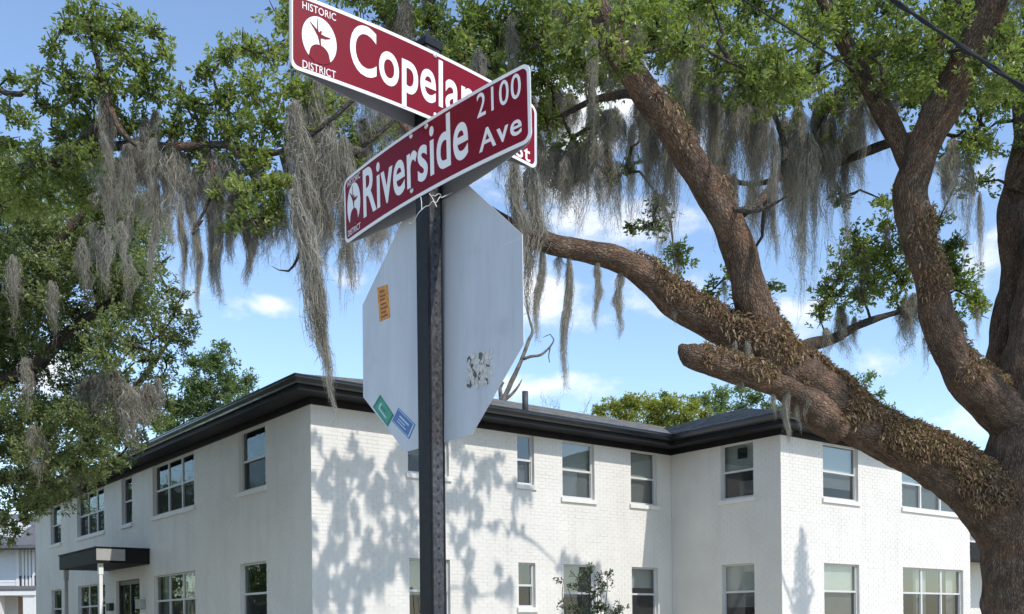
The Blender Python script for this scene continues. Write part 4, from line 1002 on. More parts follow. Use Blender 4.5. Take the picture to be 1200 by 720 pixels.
l2a('branch', [(-7.6, 10.6, 9.0), pp(60, -200, 10.2), pp(260, -180, 9.8), pp(440, -120, 9.6), pp(500, -20, 9.5)], [.14, .11, .08, .05, .02], 10, .1, 86.)
cl2 = [(100, 20, 34, 9.3), (130, 45, 36, 9.4), (150, 30, 26, 9.5), (62, 55, 18, 9.2), (78, 30, 20, 9.3), (45, 92, 18, 9.6), (18, 92, 12, 9.7), (75, 88, 24, 9.5), (165, 80, 30, 9.5), (182, 38, 14, 9.4), (192, 62, 18, 9.4), (175, 105, 32, 9.6), (120, 95, 38, 9.5), (88, 112, 24, 9.6), (62, 128, 16, 9.7), (44, 120, 14, 9.7), (110, 150, 36, 9.8), (150, 145, 34, 9.7), (75, 160, 20, 9.9), (40, 185, 28, 10.2), (15, 170, 20, 10.2), (12, 130, 14, 10.1),
       (215, 118, 24, 9.5), (205, 150, 24, 9.6), (240, 85, 20, 9.4), (262, 66, 22, 9.5), (290, 58, 26, 9.5), (315, 62, 20, 9.5), (258, 115, 28, 9.5), (297, 105, 34, 9.5), (235, 145, 28, 9.6), (275, 150, 34, 9.5), (315, 140, 36, 9.4), (345, 105, 36, 9.6), (350, 60, 34, 9.7), (225, 178, 24, 9.7), (262, 190, 26, 9.6), (300, 190, 34, 9.4), (320, 215, 30, 9.3), (290, 228, 30, 9.3), (302, 258, 24, 9.2), (276, 262, 16, 9.2), (318, 240, 20, 9.3), (255, 225, 14, 9.3),
       (380, 130, 36, 9.8), (395, 185, 34, 9.9), (430, 160, 32, 10.0), (420, 205, 24, 9.9), (345, 170, 30, 9.6), (365, 210, 20, 9.6), (335, 20, 28, 9.8), (372, 20, 30, 9.9), (415, -10, 36, 10.0), (460, 10, 36, 10.0), (500, 25, 36, 10.1), (545, 30, 40, 10.1), (585, 40, 40, 10.2), (540, 75, 34, 10.2), (578, 88, 34, 10.3), (605, 115, 34, 10.3), (560, 108, 26, 10.2), (480, 60, 26, 10.3), (520, 60, 30, 10.2), (450, 90, 24, 10.4), (330, -20, 30, 9.8), (520, -30, 40, 10.1), (620, -10, 40, 10.3), (610, 160, 28, 10.4), (470, 110, 30, 10.5), (400, 90, 28, 10.5), (360, 140, 26, 10.3)]
cl2 += [(20, 205, 26, 9.7), (50, 190, 26, 9.6), (-15, 200, 26, 9.8), (85, 180, 24, 9.5), (-10, 110, 22, 9.7), (75, 205, 24, 9.8), (30, 235, 26, 10.0), (110, 185, 22, 9.6), (60, 230, 26, 10.2), (100, 225, 26, 10.2), (0, 240, 26, 10.2), (140, 215, 24, 10.4), (170, 190, 24, 10.4), (120, 250, 26, 10.8), (200, 205, 20, 10.3), (150, 265, 24, 11), (25, 140, 20, 10), (90, 140, 24, 10.1)]
cl2 = C3(cl2)
for i in range(14): cl2.append(((rng.uniform(-11, -6.5), rng.uniform(8.5, 13.5), rng.uniform(6.5, 11.5)), rng.uniform(.5, .9)))
crown(oak2, cl2, rng, M['leaf'], 1150, 12, 0.050, gap=.22)
twig_bundle(oak2, 'twigs', connect(cl2, l2, rng, .026, 6), M['bark_grey'])
for a in [(124, 105, 250, 24, 9.3, 'F'), (148, 180, 305, 20, 9.3, 'F'), (130, 120, 230, 18, 9.4, 'T'), (170, 150, 270, 30, 9.5, 'F'), (160, 170, 265, 24, 9.5, 'F'), (182, 140, 292, 26, 9.5, 'F'), (185, 225, 335, 14, 9.4, 'R'), (205, 175, 300, 34, 9.4, 'F'), (215, 190, 330, 26, 9.45, 'F'), (212, 240, 345, 12, 9.3, 'R'), (195, 180, 300, 24, 9.6, 'F'), (228, 258, 368, 11, 9.2, 'R'), (240, 185, 270, 30, 9.5, 'F'), (243, 235, 352, 15, 9.3, 'R'),
          (252, 190, 300, 34, 9.3, 'F'), (262, 195, 285, 34, 9.3, 'F'), (272, 200, 305, 26, 9.35, 'F'), (255, 250, 362, 14, 9.25, 'R'), (288, 255, 338, 17, 9.2, 'R'), (270, 240, 312, 16, 9.3, 'R'), (300, 260, 312, 26, 9.2, 'F'), (312, 250, 318, 24, 9.3, 'F'), (322, 240, 325, 24, 9.2, 'F'), (138, 195, 262, 24, 9.7, 'F'), (104, 150, 240, 24, 9.9, 'F'),
          (345, 130, 330, 34, 9.1, 'F'), (352, 190, 400, 40, 9.0, 'T'), (368, 95, 300, 36, 9.4, 'F'), (385, 150, 345, 40, 9.2, 'F'), (392, 190, 345, 28, 9.1, 'F'), (402, 170, 345, 24, 9.1, 'R'), (378, 180, 320, 34, 9.5, 'F'), (372, 230, 330, 30, 9.3, 'F'), (360, 160, 300, 34, 9.6, 'F'), (412, 180, 330, 34, 9.6, 'F'), (425, 150, 300, 30, 9.7, 'F'), (440, 60, 190, 34, 9.8, 'F'), (430, 90, 215, 30, 9.6, 'T'), (458, 30, 150, 36, 9.9, 'F'), (475, 10, 120, 30, 9.7, 'F'), (420, 40, 150, 30, 10.2, 'F'),
          (440, 230, 335, 24, 9.8, 'F'), (455, 230, 325, 22, 9.9, 'F'), (470, 220, 320, 22, 10.0, 'T'), (410, 260, 378, 14, 9.2, 'T'), (422, 240, 352, 20, 9.5, 'T'), (400, 300, 375, 10, 9.1, 'T'), (500, 0, 60, 26, 10.0, 'F'), (405, 95, 200, 30, 9.9, 'F'), (332, 235, 330, 20, 9.4, 'T'), (388, 70, 180, 26, 10.0, 'F'), (448, 130, 240, 30, 10.2, 'F'), (475, 130, 240, 30, 10.3, 'F'), (430, 200, 310, 30, 10.3, 'F'),
          (352, 60, 150, 20, 9.9, 'T'), (200, 260, 318, 16, 9.3, 'T'), (230, 205, 290, 24, 9.4, 'F'), (300, 200, 262, 18, 9.2, 'T'), (590, 150, 250, 26, 10.3, 'F'), (560, 130, 200, 22, 10.3, 'F')]:
    moss(oak2, a[0], a[1]-8, a[2], a[3]*.9, a[4]+.22, a[5], float(rng_m.normal())*.06)
for i in range(46):   # short tatters woven through the leaves
    x = 120+330*((i*.61803) % 1); y = float(rng_m.uniform(150, 265)); moss(oak2, x, y, y+float(rng_m.uniform(25, 95)), float(rng_m.uniform(9, 22)), float(rng_m.uniform(9.3, 10.2)), 'FT'[i % 2], float(rng_m.normal())*.1)
moss_at(oak2, pix(346, 210, 9.0), 285/F*9.0, 0.62, MOSS_R[0], -0.17)
moss_at(oak2, pix(345, 225, 9.0), 200/F*9.0, 0.95, MOSS_R[1], -0.17)
moss_at(oak2, pix(357, 300, 9.05), 150/F*9.0, 0.75, MOSS_R[2], -0.22)

# --- the dense oak in front of the far end of the building
rng = np.random.default_rng(44)
oak3 = thing('oak_tree', (-11.6, 17.5, 0), 'dense shaded oak filling the left edge before the far end of the building', 'tree')
l3 = []
l2a('trunk', [(-11.6, 17.5, 0), (-11.6, 17.5, 1.4), (-11.4, 17.3, 3.0), (-11.0, 17.0, 4.6), (-10.4, 16.8, 6.2), (-9.8, 16.6, 8.0), (-9.2, 16.4, 9.6)], [.52, .4, .36, .30, .22, .14, .05], 24, .1, 91., 'bark', oak3, l3)
l2a('limb', [(-11.3, 17.2, 3.4), pp(-60, 560, 17.4), pp(10, 560, 17.6), pp(70, 540, 17.9), pp(120, 500, 18.2), pp(170, 440, 18.4), pp(205, 390, 18.4)], [.2, .15, .12, .10, .08, .05, .02], 12, .12, 93., 'bark_grey', oak3, l3)
l2a('limb', [(-10.7, 16.9, 5.4), pp(20, 440, 17.0), pp(80, 390, 16.8), pp(150, 340, 16.6), pp(200, 300, 16.5)], [.16, .12, .09, .05, .02], 12, .12, 95., 'bark_grey', oak3, l3)
l2a('limb', [(-10.0, 16.65, 7.4), pp(40, 300, 16.2), pp(100, 250, 16.0), pp(140, 220, 16.0)], [.12, .08, .05, .02], 10, .12, 97., 'bark_grey', oak3, l3)
def inside(x, y):
    lim = np.interp(y, [175, 230, 290, 330, 375, 400, 440, 480, 520, 560, 600, 640], [150, 190, 205, 195, 205, 195, 190, 182, 160, 110, 48, 15])
    return x < lim
cl3 = []
while len(cl3) < 215:
    x, y = rng.uniform(-170, 215), rng.uniform(185, 615)
    r = rng.uniform(22, 40)
    if inside(x+r*.75, y) and y < 612 - r: cl3.append((x, y, r, rng.uniform(15.4, 19.6)))
cl3 += [(205, 362, 16, 16.6), (222, 384, 14, 16.6), (198, 340, 14, 16.5), (215, 345, 10, 16.6), (190, 392, 18, 16.7), (6, 600, 14, 18), (30, 598, 12, 18), (200, 420, 20, 16.8), (186, 448, 22, 16.9), (204, 396, 18, 16.7), (172, 470, 24, 17), (184, 492, 18, 17), (158, 516, 22, 17.2), (136, 540, 20, 17.4), (110, 556, 20, 17.5), (80, 572, 20, 17.6), (55, 585, 18, 17.8), (20, 585, 22, 17), (5, 560, 26, 17), (45, 560, 26, 17), (30, 350, 30, 16.5), (62, 385, 30, 17), (20, 402, 30, 16.8), (52, 330, 28, 16.2), (8, 370, 28, 17.2), (85, 420, 28, 17.4), (40, 435, 28, 17.6), (5, 612, 18, 17.5), (20, 622, 14, 17.6), (34, 606, 14, 17.8), (-5, 632, 14, 17.4), (12, 634, 9, 17.6), (-20, 610, 20, 17.2), (45, 598, 12, 18), (62, 582, 14, 18), (150, 480, 26, 17), (195, 470, 16, 17), (176, 420, 22, 16.6), (226, 372, 9, 16.6), (216, 400, 12, 16.7)]
cl3 = C3(cl3)
for i in range(16): cl3.append(((rng.uniform(-15, -10.5), rng.uniform(15.0, 20.5), rng.uniform(4.5, 10.0)), rng.uniform(.6, 1.0)))
crown(oak3, cl3, rng, M['leaf_dull'], 540, 10, 0.078, True, gap=.35)
twig_bundle(oak3, 'twigs', connect(cl3, l3, rng, .03, 5), M['bark_grey'])
for a in [(112, 440, 540, 34, 16.2, 'F'), (128, 430, 545, 36, 16.0, 'F'), (145, 450, 545, 34, 16.0, 'F'), (160, 455, 530, 30, 16.2, 'F'), (172, 450, 520, 26, 16.3, 'F'), (100, 470, 540, 26, 16.4, 'F'), (115, 250, 360, 26, 15.2, 'F'), (125, 240, 350, 22, 15.0, 'T'), (95, 280, 370, 22, 15.2, 'T'), (60, 330, 410, 22, 15.3, 'T'), (80, 530, 590, 26, 16.5, 'F'), (60, 545, 600, 20, 16.6, 'T'), (185, 445, 505, 16, 16.4, 'T'), (30, 420, 500, 24, 15.3, 'T'), (150, 300, 380, 18, 15.4, 'T'), (15, 300, 400, 22, 15.3, 'T'), (40, 500, 580, 24, 15.6, 'T'), (118, 520, 560, 20, 16.2, 'T')]:
    moss(oak3, *a)

# --- trees beyond the building
def far_tree(name, label, cl, m, size, dens, base, th, r0=.22, up=.4, gap=.25):
    cl = C3(cl); t = thing(name, base, label, 'tree'); top = np.mean([c for c, r in cl], axis=0)
    acc = []; b = np.array(base)
    P = [b, b*.6+top*.4+np.array([.1, 0, .3]), b*.25+top*.75, top]
    V, p, r = limb(t, 'trunk', [tuple(q) for q in P], [r0, r0*.75, r0*.5, r0*.2], M['bark_grey'], 12, .4, .08, th); acc.append((p, r, V))
    rg = np.random.default_rng(int(th)); crown(t, cl, rg, M[m], dens, 9, size, True, up, gap)
    twig_bundle(t, 'twigs', connect(cl, acc, rg, .04, 3, 20), M['bark_grey']); return t
def gp(x, Y): q = pix(x, 700, Y); return (q.x, q.y, 0)
far_tree('leafy_tree', 'pale green tree rising over the far end of the long roof', [(250, 425, 22, 38), (235, 455, 26, 38), (270, 452, 24, 39), (292, 445, 10, 38), (215, 478, 26, 38), (250, 485, 28, 39), (285, 475, 20, 38), (200, 500, 26, 38), (230, 515, 26, 39), (262, 405, 10, 38), (270, 510, 24, 39), (225, 425, 10, 38)], 'leaf_far', .15, 460, gp(245, 38.5), 3)
far_tree('leafy_tree', 'yellow-green bushy tree just above the roof ridge', [(702, 480, 10, 42), (720, 476, 14, 42), (742, 472, 16, 42), (765, 475, 16, 43), (788, 473, 16, 42), (810, 478, 14, 43), (735, 492, 18, 42), (770, 492, 18, 43), (800, 492, 18, 42), (705, 495, 14, 42), (826, 486, 10, 43), (750, 508, 22, 42), (790, 512, 22, 42), (715, 512, 18, 42)], 'leaf_yellow', .16, 420, gp(762, 42.5), 5)
far_tree('leafy_tree', 'dark green tree behind the roof partly hidden by the oak limb', [(828, 468, 12, 48), (848, 462, 14, 48), (868, 456, 12, 49), (885, 466, 14, 48), (845, 478, 16, 48), (870, 480, 16, 49), (812, 470, 8, 48), (905, 478, 16, 48), (862, 498, 20, 48), (778, 463, 7, 49)], 'leaf_far', .17, 260, gp(865, 48), 7)
far_tree('leafy_tree', 'loose green tree glimpsed above the fern-covered limb', [(972, 438, 14, 40), (992, 450, 14, 40), (1012, 448, 12, 41), (1030, 462, 10, 40), (1005, 466, 14, 40), (985, 470, 16, 40), (1022, 440, 8, 41), (1040, 476, 8, 40), (960, 455, 14, 40), (1010, 488, 18, 40), (985, 495, 18, 40)], 'leaf_far', .16, 170, gp(1000, 40), 9, gap=.1)

# street trees on the verge of the side road: out of view to the left, seen mirrored in the shaded windows
rg = np.random.default_rng(61)
q = sq(-6.8, 13)
cr_ = [((q.x+rg.normal()*1.5, q.y+rg.normal()*1.5, rg.uniform(1.2, 9.5)), rg.uniform(.8, 1.3)) for _ in range(40)]
st0 = thing('leafy_tree', (q.x, q.y, 0), 'round leafy street tree on the verge beyond the left edge, seen in the window glass', 'tree', 'street trees along the side road')
acc = []; V, p, r = limb(st0, 'trunk', [(q.x, q.y, 0), (q.x+.1, q.y, 2.5), (q.x, q.y+.2, 5), (q.x, q.y, 8)], [.3, .22, .16, .05], M['bark_grey'], 12, .3, .08, 2.)
crown(st0, cr_, rg, M['leaf_far'], 60, 9, .19, True)
for i, (s_, q_) in enumerate(((-7.2, 20.5), (-6.6, 28), (-7.4, 36), (-6.8, 45), (-7, 56))):
    o = st0.copy(); COL.objects.link(o); e = sq(s_, q_); o.location = e; o.rotation_euler.z = i*1.3; k = .74+.08*(i % 3); o.scale = (k, k, k)
    for c in st0.children:
        d = c.copy(); COL.objects.link(d); d.parent = o; d.matrix_parent_inverse = c.matrix_parent_inverse.copy()

# bare tree behind the roof ridge
rng = np.random.default_rng(8)
bare = thing('bare_tree', gp(592, 36), 'leafless pale tree standing behind the roof beside the stop sign', 'tree')
chains = []
P, R = P3([(575, 730, 14, 36), (580, 560, 11, 36), (588, 480, 8, 36), (596, 455, 6.5, 36), (610, 425, 5.5, 36), (620, 398, 4.6, 36), (624, 388, 3.6, 36), (619, 368, 3, 36), (617, 345, 1.6, 36)])
limb(bare, 'trunk', P, R, M['bare_wood'], 12, .12, .12, 3.)
for lst in ([(613, 421, 4.5, 36), (622, 418, 4, 36), (634, 416, 3.4, 36), (645, 406, 2.4, 36), (649, 398, 2, 36), (645, 392, 1.6, 36), (636, 396, 1.4, 36)], [(588, 470, 7, 36), (586, 455, 5, 36), (590, 448, 4, 36)], [(590, 470, 5, 36), (600, 462, 4, 36), (608, 452, 3, 36), (612, 444, 1.6, 36)], [(645, 406, 2, 36), (643, 418, 1.6, 36), (644, 425, 1, 36)]):
    P, R = P3(lst); limb(bare, 'branch', P, R, M['bare_wood'], 7, .12, .1, 5.)
def grow(p, d, L_, r, lev):
    q = p + d*L_; mid = (p+q)/2 + rng.normal(size=3)*L_*.09
    chains.append(([p, mid, q], [r, r*.8, r*.55]))
    if lev:
        for _ in range(3 if lev > 1 else 2): grow(mid*.4+q*.6 if _ == 2 else q, unit(d + rng.normal(size=3)*.55 + np.array([0, 0, .12])), L_*rng.uniform(.55, .8), r*.55, lev-1)
for x, y in ((600, 520), (620, 520), (640, 525), (660, 530), (680, 530), (648, 530)):
    p = np.array(pix(x, y, 37)); grow(p, unit(np.array([rng.normal()*.3, rng.normal()*.2, 1])), .85, .022, 4)
b0 = np.array(pix(580, 600, 36))
for x, y in ((600, 520), (620, 520), (640, 525), (660, 530), (680, 530)):
    e = np.array(pix(x, y, 37)); chains.append(([b0, (b0*.5+e*.5)+np.array([0, 0, -.3]), e], [.08, .05, .024]))
twig_bundle(bare, 'twigs', chains, M['bare_wood'], 5)

# shrub by the wall
rng = np.random.default_rng(12)
sh = thing('shrub', gp(690, 18.4), 'sparse leafy shrub in front of the ground-floor window', 'shrub')
sb = pix(690, 715, 18.4); ch = []; cls = []
for (x, y, r) in [(668, 690, 9), (680, 676, 9), (690, 668, 8), (672, 712, 13), (690, 695, 14), (706, 685, 10), (714, 672, 6), (700, 712, 13), (716, 714, 11), (727, 710, 8), (682, 720, 16), (660, 705, 6), (655, 680, 5), (702, 674, 6), (725, 718, 9), (690, 735, 22), (670, 745, 20), (712, 742, 20)]:
    cls.append((tuple(pix(x, y, 18.4+rng.normal()*.12)), r/F*18.4*1.1))
b0 = np.array([sb.x, 18.4, 0.0])
for c, r in cls:
    e = np.array(c); ch.append(([b0+rng.normal(size=3)*np.array([.06, .06, 0]), b0*.5+e*.5+rng.normal(size=3)*.06, e*.9+b0*.1, e+unit(rng.normal(size=3)+np.array([0, 0, 1]))*r], [.02, .013, .008, .003]))
twig_bundle(sh, 'stem', ch, M['bark_grey'])
crown(sh, cls, rng, M['leaf_shrub'], 620, 8, .065, gap=.1, name='foliage')

# ------------------------------------------------------------------ signs on their post
QP = Vector((-0.2565, 3.245)); YAWP = math.radians(-46.5); HW = 0.0300
nR = Vector((math.sin(math.radians(-47.7)), -math.cos(math.radians(-47.7))))
post = thing('sign_post', (QP.x, QP.y, 0), 'worn black square steel post carrying the street signs', 'post')
def rotbox(mb, hw, z0, z1, c=QP, yaw=YAWP):
    u = Vector((math.cos(yaw), math.sin(yaw))); v = Vector((-u.y, u.x))
    pts = [c-u*hw-v*hw, c+u*hw-v*hw, c+u*hw+v*hw, c-u*hw+v*hw]
    return mb.hexa([(p.x, p.y, z0) for p in pts]+[(p.x, p.y, z1) for p in pts])
def bevel_vertical(me, w_, seg=3):
    bm = bmesh.new(); bm.from_mesh(me)
    es = [e for e in bm.edges if abs(e.verts[0].co.z-e.verts[1].co.z) > .1]
    bmesh.ops.bevel(bm, geom=es, offset=w_, segments=seg, affect='EDGES'); bm.to_mesh(me); bm.free(); return me
PT = 1.885+EYE
mb = MB(); rotbox(mb, HW, 0.0, PT); obj('shaft', bevel_vertical(mb.mesh('shaft'), .0045), M['post'], post)
u_ = Vector((math.cos(YAWP), math.sin(YAWP))); v_ = Vector((-u_.y, u_.x))
# sunlit side: the face whose normal is towards camera right (u x ... -> -v side is camera left, +u ... )
fR = Frame(QP, u_, -v_)       # face seen on the left (shaded)
fL = Frame(QP, v_, u_)        # face seen on the right (sunlit)
# the strips that make the post a folded section: a dark lip at each edge of the sunlit face
for (a, b) in ((-HW+.001, -HW+.0075), (HW-.0075, HW-.001)):
    mb = MB(); fL.box(mb, a, b, 0.0, PT-.02, HW+.0002, HW+.0028); obj('edge_lip', bevel_vertical(mb.mesh('edge_lip'), .001, 1), M['post_dark'], post)
mb = MB(); fR.box(mb, -HW+.001, HW-.001, 0.0, PT-.02, HW+.0002, HW+.0020); obj('shade_plate', mb.mesh('shade_plate'), M['post_dark'], post)  # added darker plate, puts the left face's shade into its colour
# punched holes: shallow dark discs set in a raised ring, one per inch of post
def disc(fr_, t, z, r, o0, o1, n=10):
    vs = []; 
    for o_ in (o0, o1): vs += [fr_.at(t+math.cos(2*math.pi*k/n)*r, z+math.sin(2*math.pi*k/n)*r, o_) for k in range(n)]
    m_ = MB(); m_.add(vs, [tuple(range(n))[::-1], tuple(range(n, 2*n))]+[(k, (k+1) % n, n+(k+1) % n, n+k) for k in range(n)]); return m_
for i in range(54):
    z = 1.55+i*.0381
    if z > PT-.05: break
    obj('hole', disc(fL, .001, z, .0055, HW-.001, HW+.0006).mesh('hole'), M['hole'], post)
# pyramid cap
mb = MB(); rotbox(mb, HW+.006, PT, PT+.022)
uu = [QP-u_*(HW+.006)-v_*(HW+.006), QP+u_*(HW+.006)-v_*(HW+.006), QP+u_*(HW+.006)+v_*(HW+.006), QP-u_*(HW+.006)+v_*(HW+.006)]
mb.add([(p.x, p.y, PT+.0221) for p in uu]+[(QP.x, QP.y, PT+.062)], [(0,1,4), (1,2,4), (2,3,4), (3,0,4), (3,2,1,0)])
obj('cap', mb.mesh('cap'), M['post_dark'], post)

class Plane3:
    """Sign plane: centre, yaw of its width direction, in-plane tilt, lean."""
    def __init__(s, c, yaw, tilt=0, lean=0):
        d = Vector((math.cos(yaw), math.sin(yaw), 0)); n = Vector((math.sin(yaw), -math.cos(yaw), 0)); u = Vector((0, 0, 1))
        u2 = u*math.cos(lean)+n*math.sin(lean); s.c = Vector(c)
        s.a = d*math.cos(tilt)+u2*math.sin(tilt); s.b = -d*math.sin(tilt)+u2*math.cos(tilt); s.n = s.a.cross(s.b)
    bow = 0.0; k = 1.0
    def at(s, u, v, o=0.0): return s.c + s.a*(u*s.k) + s.b*(v*s.k) + s.n*(o - s.bow*(u/.485)**2)
    def seat(s, bow):
        '''slide along the view line until the bowed panel bears on the post'''
        n2 = s.n.xy.normalized(); eye = Vector((0, 0, EYE)); c = s.c-eye
        s.k = (QP.dot(n2)-bow+HW+.0075)/c.xy.dot(n2); s.c = eye+c*s.k+s.n*bow; s.bow = bow; return s
    def hit(s, x, y):
        e = Vector((0, 0, EYE)); d = pix(x, y, 1.0)-e; t = (s.c-e).dot(s.n)/d.dot(s.n); q = e+d*t-s.c; return q.dot(s.a), q.dot(s.b)
def rrect(w_, h, r, n=6, cx=0., cy=0.):
    P = []
    for (sx, sy, a0) in ((1, 1, 0), (-1, 1, 90), (-1, -1, 180), (1, -1, 270)):
        for k in range(n+1):
            a = math.radians(a0+90*k/n); P.append((cx+sx*(w_/2-r)+r*math.cos(a), cy+sy*(h/2-r)+r*math.sin(a)))
    return P
def plate(pl, P, o0, o1, name, holes=None):
    n = len(P); mb = MB(); mb.add([pl.at(x, y, o0) for x, y in P]+[pl.at(x, y, o1) for x, y in P], [tuple(range(n))[::-1], tuple(range(n, 2*n))]+[(k, (k+1) % n, n+(k+1) % n, n+k) for k in range(n)])
    return mb.mesh(name)
def ring_plate(pl, Po, Pi, o0, o1, name):
    n = len(Po); mb = MB(); mb.add([pl.at(x, y, o1) for x, y in Po]+[pl.at(x, y, o1) for x, y in Pi]+[pl.at(x, y, o0) for x, y in Po]+[pl.at(x, y, o0) for x, y in Pi],
        [f for k in range(n) for m in [(k+1) % n] for f in ((k, m, n+m, n+k), (2*n+k, 3*n+k, 3*n+m, 2*n+m), (2*n+k, 2*n+m, m, k), (n+k, n+m, 3*n+m, 3*n+k))])
    return mb.mesh(name)
_fc = [0]
def text_mesh(s, bold=0.012, narrow=1.0, space=1.0):
    cu = bpy.data.curves.new('lettering', 'FONT'); cu.body = s; cu.size = 1.0; cu.offset = bold; cu.space_character = space; cu.resolution_u = 6
    o = bpy.data.objects.new('tmp_lettering', cu); COL.objects.link(o)
    dg = bpy.context.evaluated_depsgraph_get(); me = bpy.data.meshes.new_from_object(o.evaluated_get(dg)); bpy.data.objects.remove(o); return me
def lettering(pl, parent, s, u0, u1, v0, v1, off, m, bold=0.012, space=1.0, name='lettering', ref=None, rot=0.0):
    """Text filling the box: v0 is the baseline, v1 the top of its tallest letter."""
    me = text_mesh(s, bold, 1, space); co = np.zeros(len(me.vertices)*3, np.float32); me.vertices.foreach_get('co', co); co = co.reshape(-1, 3)
    xs0, xs1 = co[:, 0].min(), co[:, 0].max()
    top = co[:, 1].max(); base = 0.0
    W = np.zeros_like(co)
    for i, (x, y, z) in enumerate(co):
        W[i] = pl.at(u0+(x-xs0)/(xs1-xs0)*(u1-u0), v0+(y-base)/(top-base)*(v1-v0), off)
    me.vertices.foreach_set('co', W.ravel()); me.update()
    # a film of real thickness
    bm = bmesh.new(); bm.from_mesh(me); r = bmesh.ops.extrude_face_region(bm, geom=list(bm.faces))
    bmesh.ops.translate(bm, verts=[e for e in r['geom'] if isinstance(e, bmesh.types.BMVert)], vec=pl.n*0.0006)
    bmesh.ops.recalc_face_normals(bm, faces=bm.faces); bm.to_mesh(me); bm.free()
    me.polygons.foreach_set('use_smooth', np.zeros(len(me.polygons), bool)); me.name = name; return obj(name, me, m, parent)
def ell(cx, cy, rx, ry, a0=0, a1=360, n=40): return [(cx+rx*math.cos(math.radians(a0+(a1-a0)*k/n)), cy+ry*math.sin(math.radians(a0+(a1-a0)*k/n))) for k in range(n+(0 if abs(a1-a0) >= 360 else 1))]
def emblem(pl, parent, cx, cy, rx, ry, off):
    disc_ = plate(pl, ell(cx, cy, rx, ry), off, off+.0006, 'emblem')
    e = obj('emblem', disc_, M['sign_white'], parent)
    o2 = off+.0009
    hill = [(cx-rx*.62, cy-ry*.80)] + ell(cx, cy-ry*.62, rx*.56, ry*.42, 172, 8, 18) + [(cx+rx*.62, cy-ry*.80), (cx+rx*.40, cy-ry*.935), (cx, cy-ry*1.02), (cx-rx*.40, cy-ry*.935)]
    obj('emblem_globe', plate(pl, hill, o2, o2+.0005, 'emblem_globe'), M['maroon'], e)
    mb = MB(); i = 0
    for (xa, ya, wa, xb, yb, wb) in ((.06, -.24, .05, .00, .06, .13), (.00, .05, .15, .00, .30, .20), (.02, .28, .10, .10, .42, .09), (-.02, .22, .22, -.30, .46, .10), (-.28, .445, .10, -.56, .66, .02), (.03, .20, .18, .34, .19, .12), (.33, .19, .12, .62, .24, .03), (-.10, .36, .06, -.14, .90, .03)):
        d = Vector((xb-xa, (yb-ya))); p = Vector((-d.y, d.x)).normalized(); o_ = o2+i*.00006; i += 1
        q = [(xa-p.x*wa/2, ya-p.y*wa/2), (xb-p.x*wb/2, yb-p.y*wb/2), (xb+p.x*wb/2, yb+p.y*wb/2), (xa+p.x*wa/2, ya+p.y*wa/2)]
        mb.hexa([pl.at(cx+x*rx, cy+y*ry, o_) for x, y in q]+[pl.at(cx+x*rx, cy+y*ry, o_+.0005) for x, y in q])
    obj('emblem_figure', mb.mesh('emblem_figure'), M['maroon'], e)
def bolt(pl, parent, u, v, off, r=.0085):
    mb = MB(); n = 12; P = [(r, 0.0), (r, .002), (r*.75, .0045), (r*.3, .0058)]
    for rr_, h in P: mb.v += [tuple(pl.at(u+rr_*math.cos(6.2832*k/n), v+rr_*math.sin(6.2832*k/n), off+h)) for k in range(n)]
    mb.f += [(i*n+k, i*n+(k+1) % n, (i+1)*n+(k+1) % n, (i+1)*n+k) for i in range(3) for k in range(n)]+[tuple(range(3*n, 4*n))]
    obj('bolt', mb.mesh('bolt'), M['zinc'], parent)
def strip_plate(pl, Lw, H, r, o0, o1, name, n=44):
    us = sorted(set([-Lw/2+r*(1-math.cos(math.pi/2*k/6)) for k in range(7)]+[Lw/2-r*(1-math.cos(math.pi/2*k/6)) for k in range(7)]+[-Lw/2+r+(Lw-2*r)*k/n for k in range(n+1)]))
    mb = MB(); m = len(us)
    for u in us:
        e = max(0.0, abs(u)-(Lw/2-r)); h = H/2-r+math.sqrt(max(0, r*r-e*e))
        mb.v += [tuple(pl.at(u, -h, o1)), tuple(pl.at(u, h, o1)), tuple(pl.at(u, h, o0)), tuple(pl.at(u, -h, o0))]
    for i in range(m-1):
        for k in range(4): mb.f.append((4*i+k, 4*i+(k+1) % 4, 4*i+4+(k+1) % 4, 4*i+4+k)[::-1])
    mb.f += [(0, 1, 2, 3), (4*m-1, 4*m-2, 4*m-3, 4*m-4)]
    me = mb.mesh(name); bm = bmesh.new(); bm.from_mesh(me); bmesh.ops.recalc_face_normals(bm, faces=bm.faces); bm.to_mesh(me); bm.free(); return me
def street_sign(name, label, pl, Lw, H, group):
    t = thing(name, pl.at(0, -H/2, 0), label, 'street sign', group)
    def flip(o_): p = Plane3.__new__(Plane3); p.k = pl.k; p.c, p.a, p.b, p.n, p.bow = pl.c+pl.n*o_, pl.a, pl.b, pl.n, -pl.bow*1.45; return p
    obj('front_panel', strip_plate(pl, Lw, H, .028, -.0025, 0.0, 'front_panel'), M['sign_white'], t)
    obj('field', strip_plate(pl, Lw-.022, H-.022, .02, .0001, .0007, 'field'), M['maroon'], t)
    obj('back_panel', strip_plate(flip(-.0770), Lw, H, .028, 0.0, .0025, 'back_panel'), M['sign_alu'], t, label='bare aluminium inner side of the rear panel')
    return t
plR = Plane3((-.2566, 3.1874, 1.4909+EYE), -.8319, .0144, .0041).seat(.030)
plC = Plane3((-.2640, 3.2510, 1.7653+EYE), .7209, -.0101, 0).seat(.030)
HGT = .2286
sr = street_sign('street_name_sign', 'maroon street sign reading Riverside Ave 2100, the lower and nearer of the crossed pair', plR, .968, HGT, 'maroon street name signs on the post')
sc_ = street_sign('street_name_sign', 'maroon street sign reading Copeland St, the upper one crossing behind the other', plC, .992, HGT, 'maroon street name signs on the post')
OFF = .0009
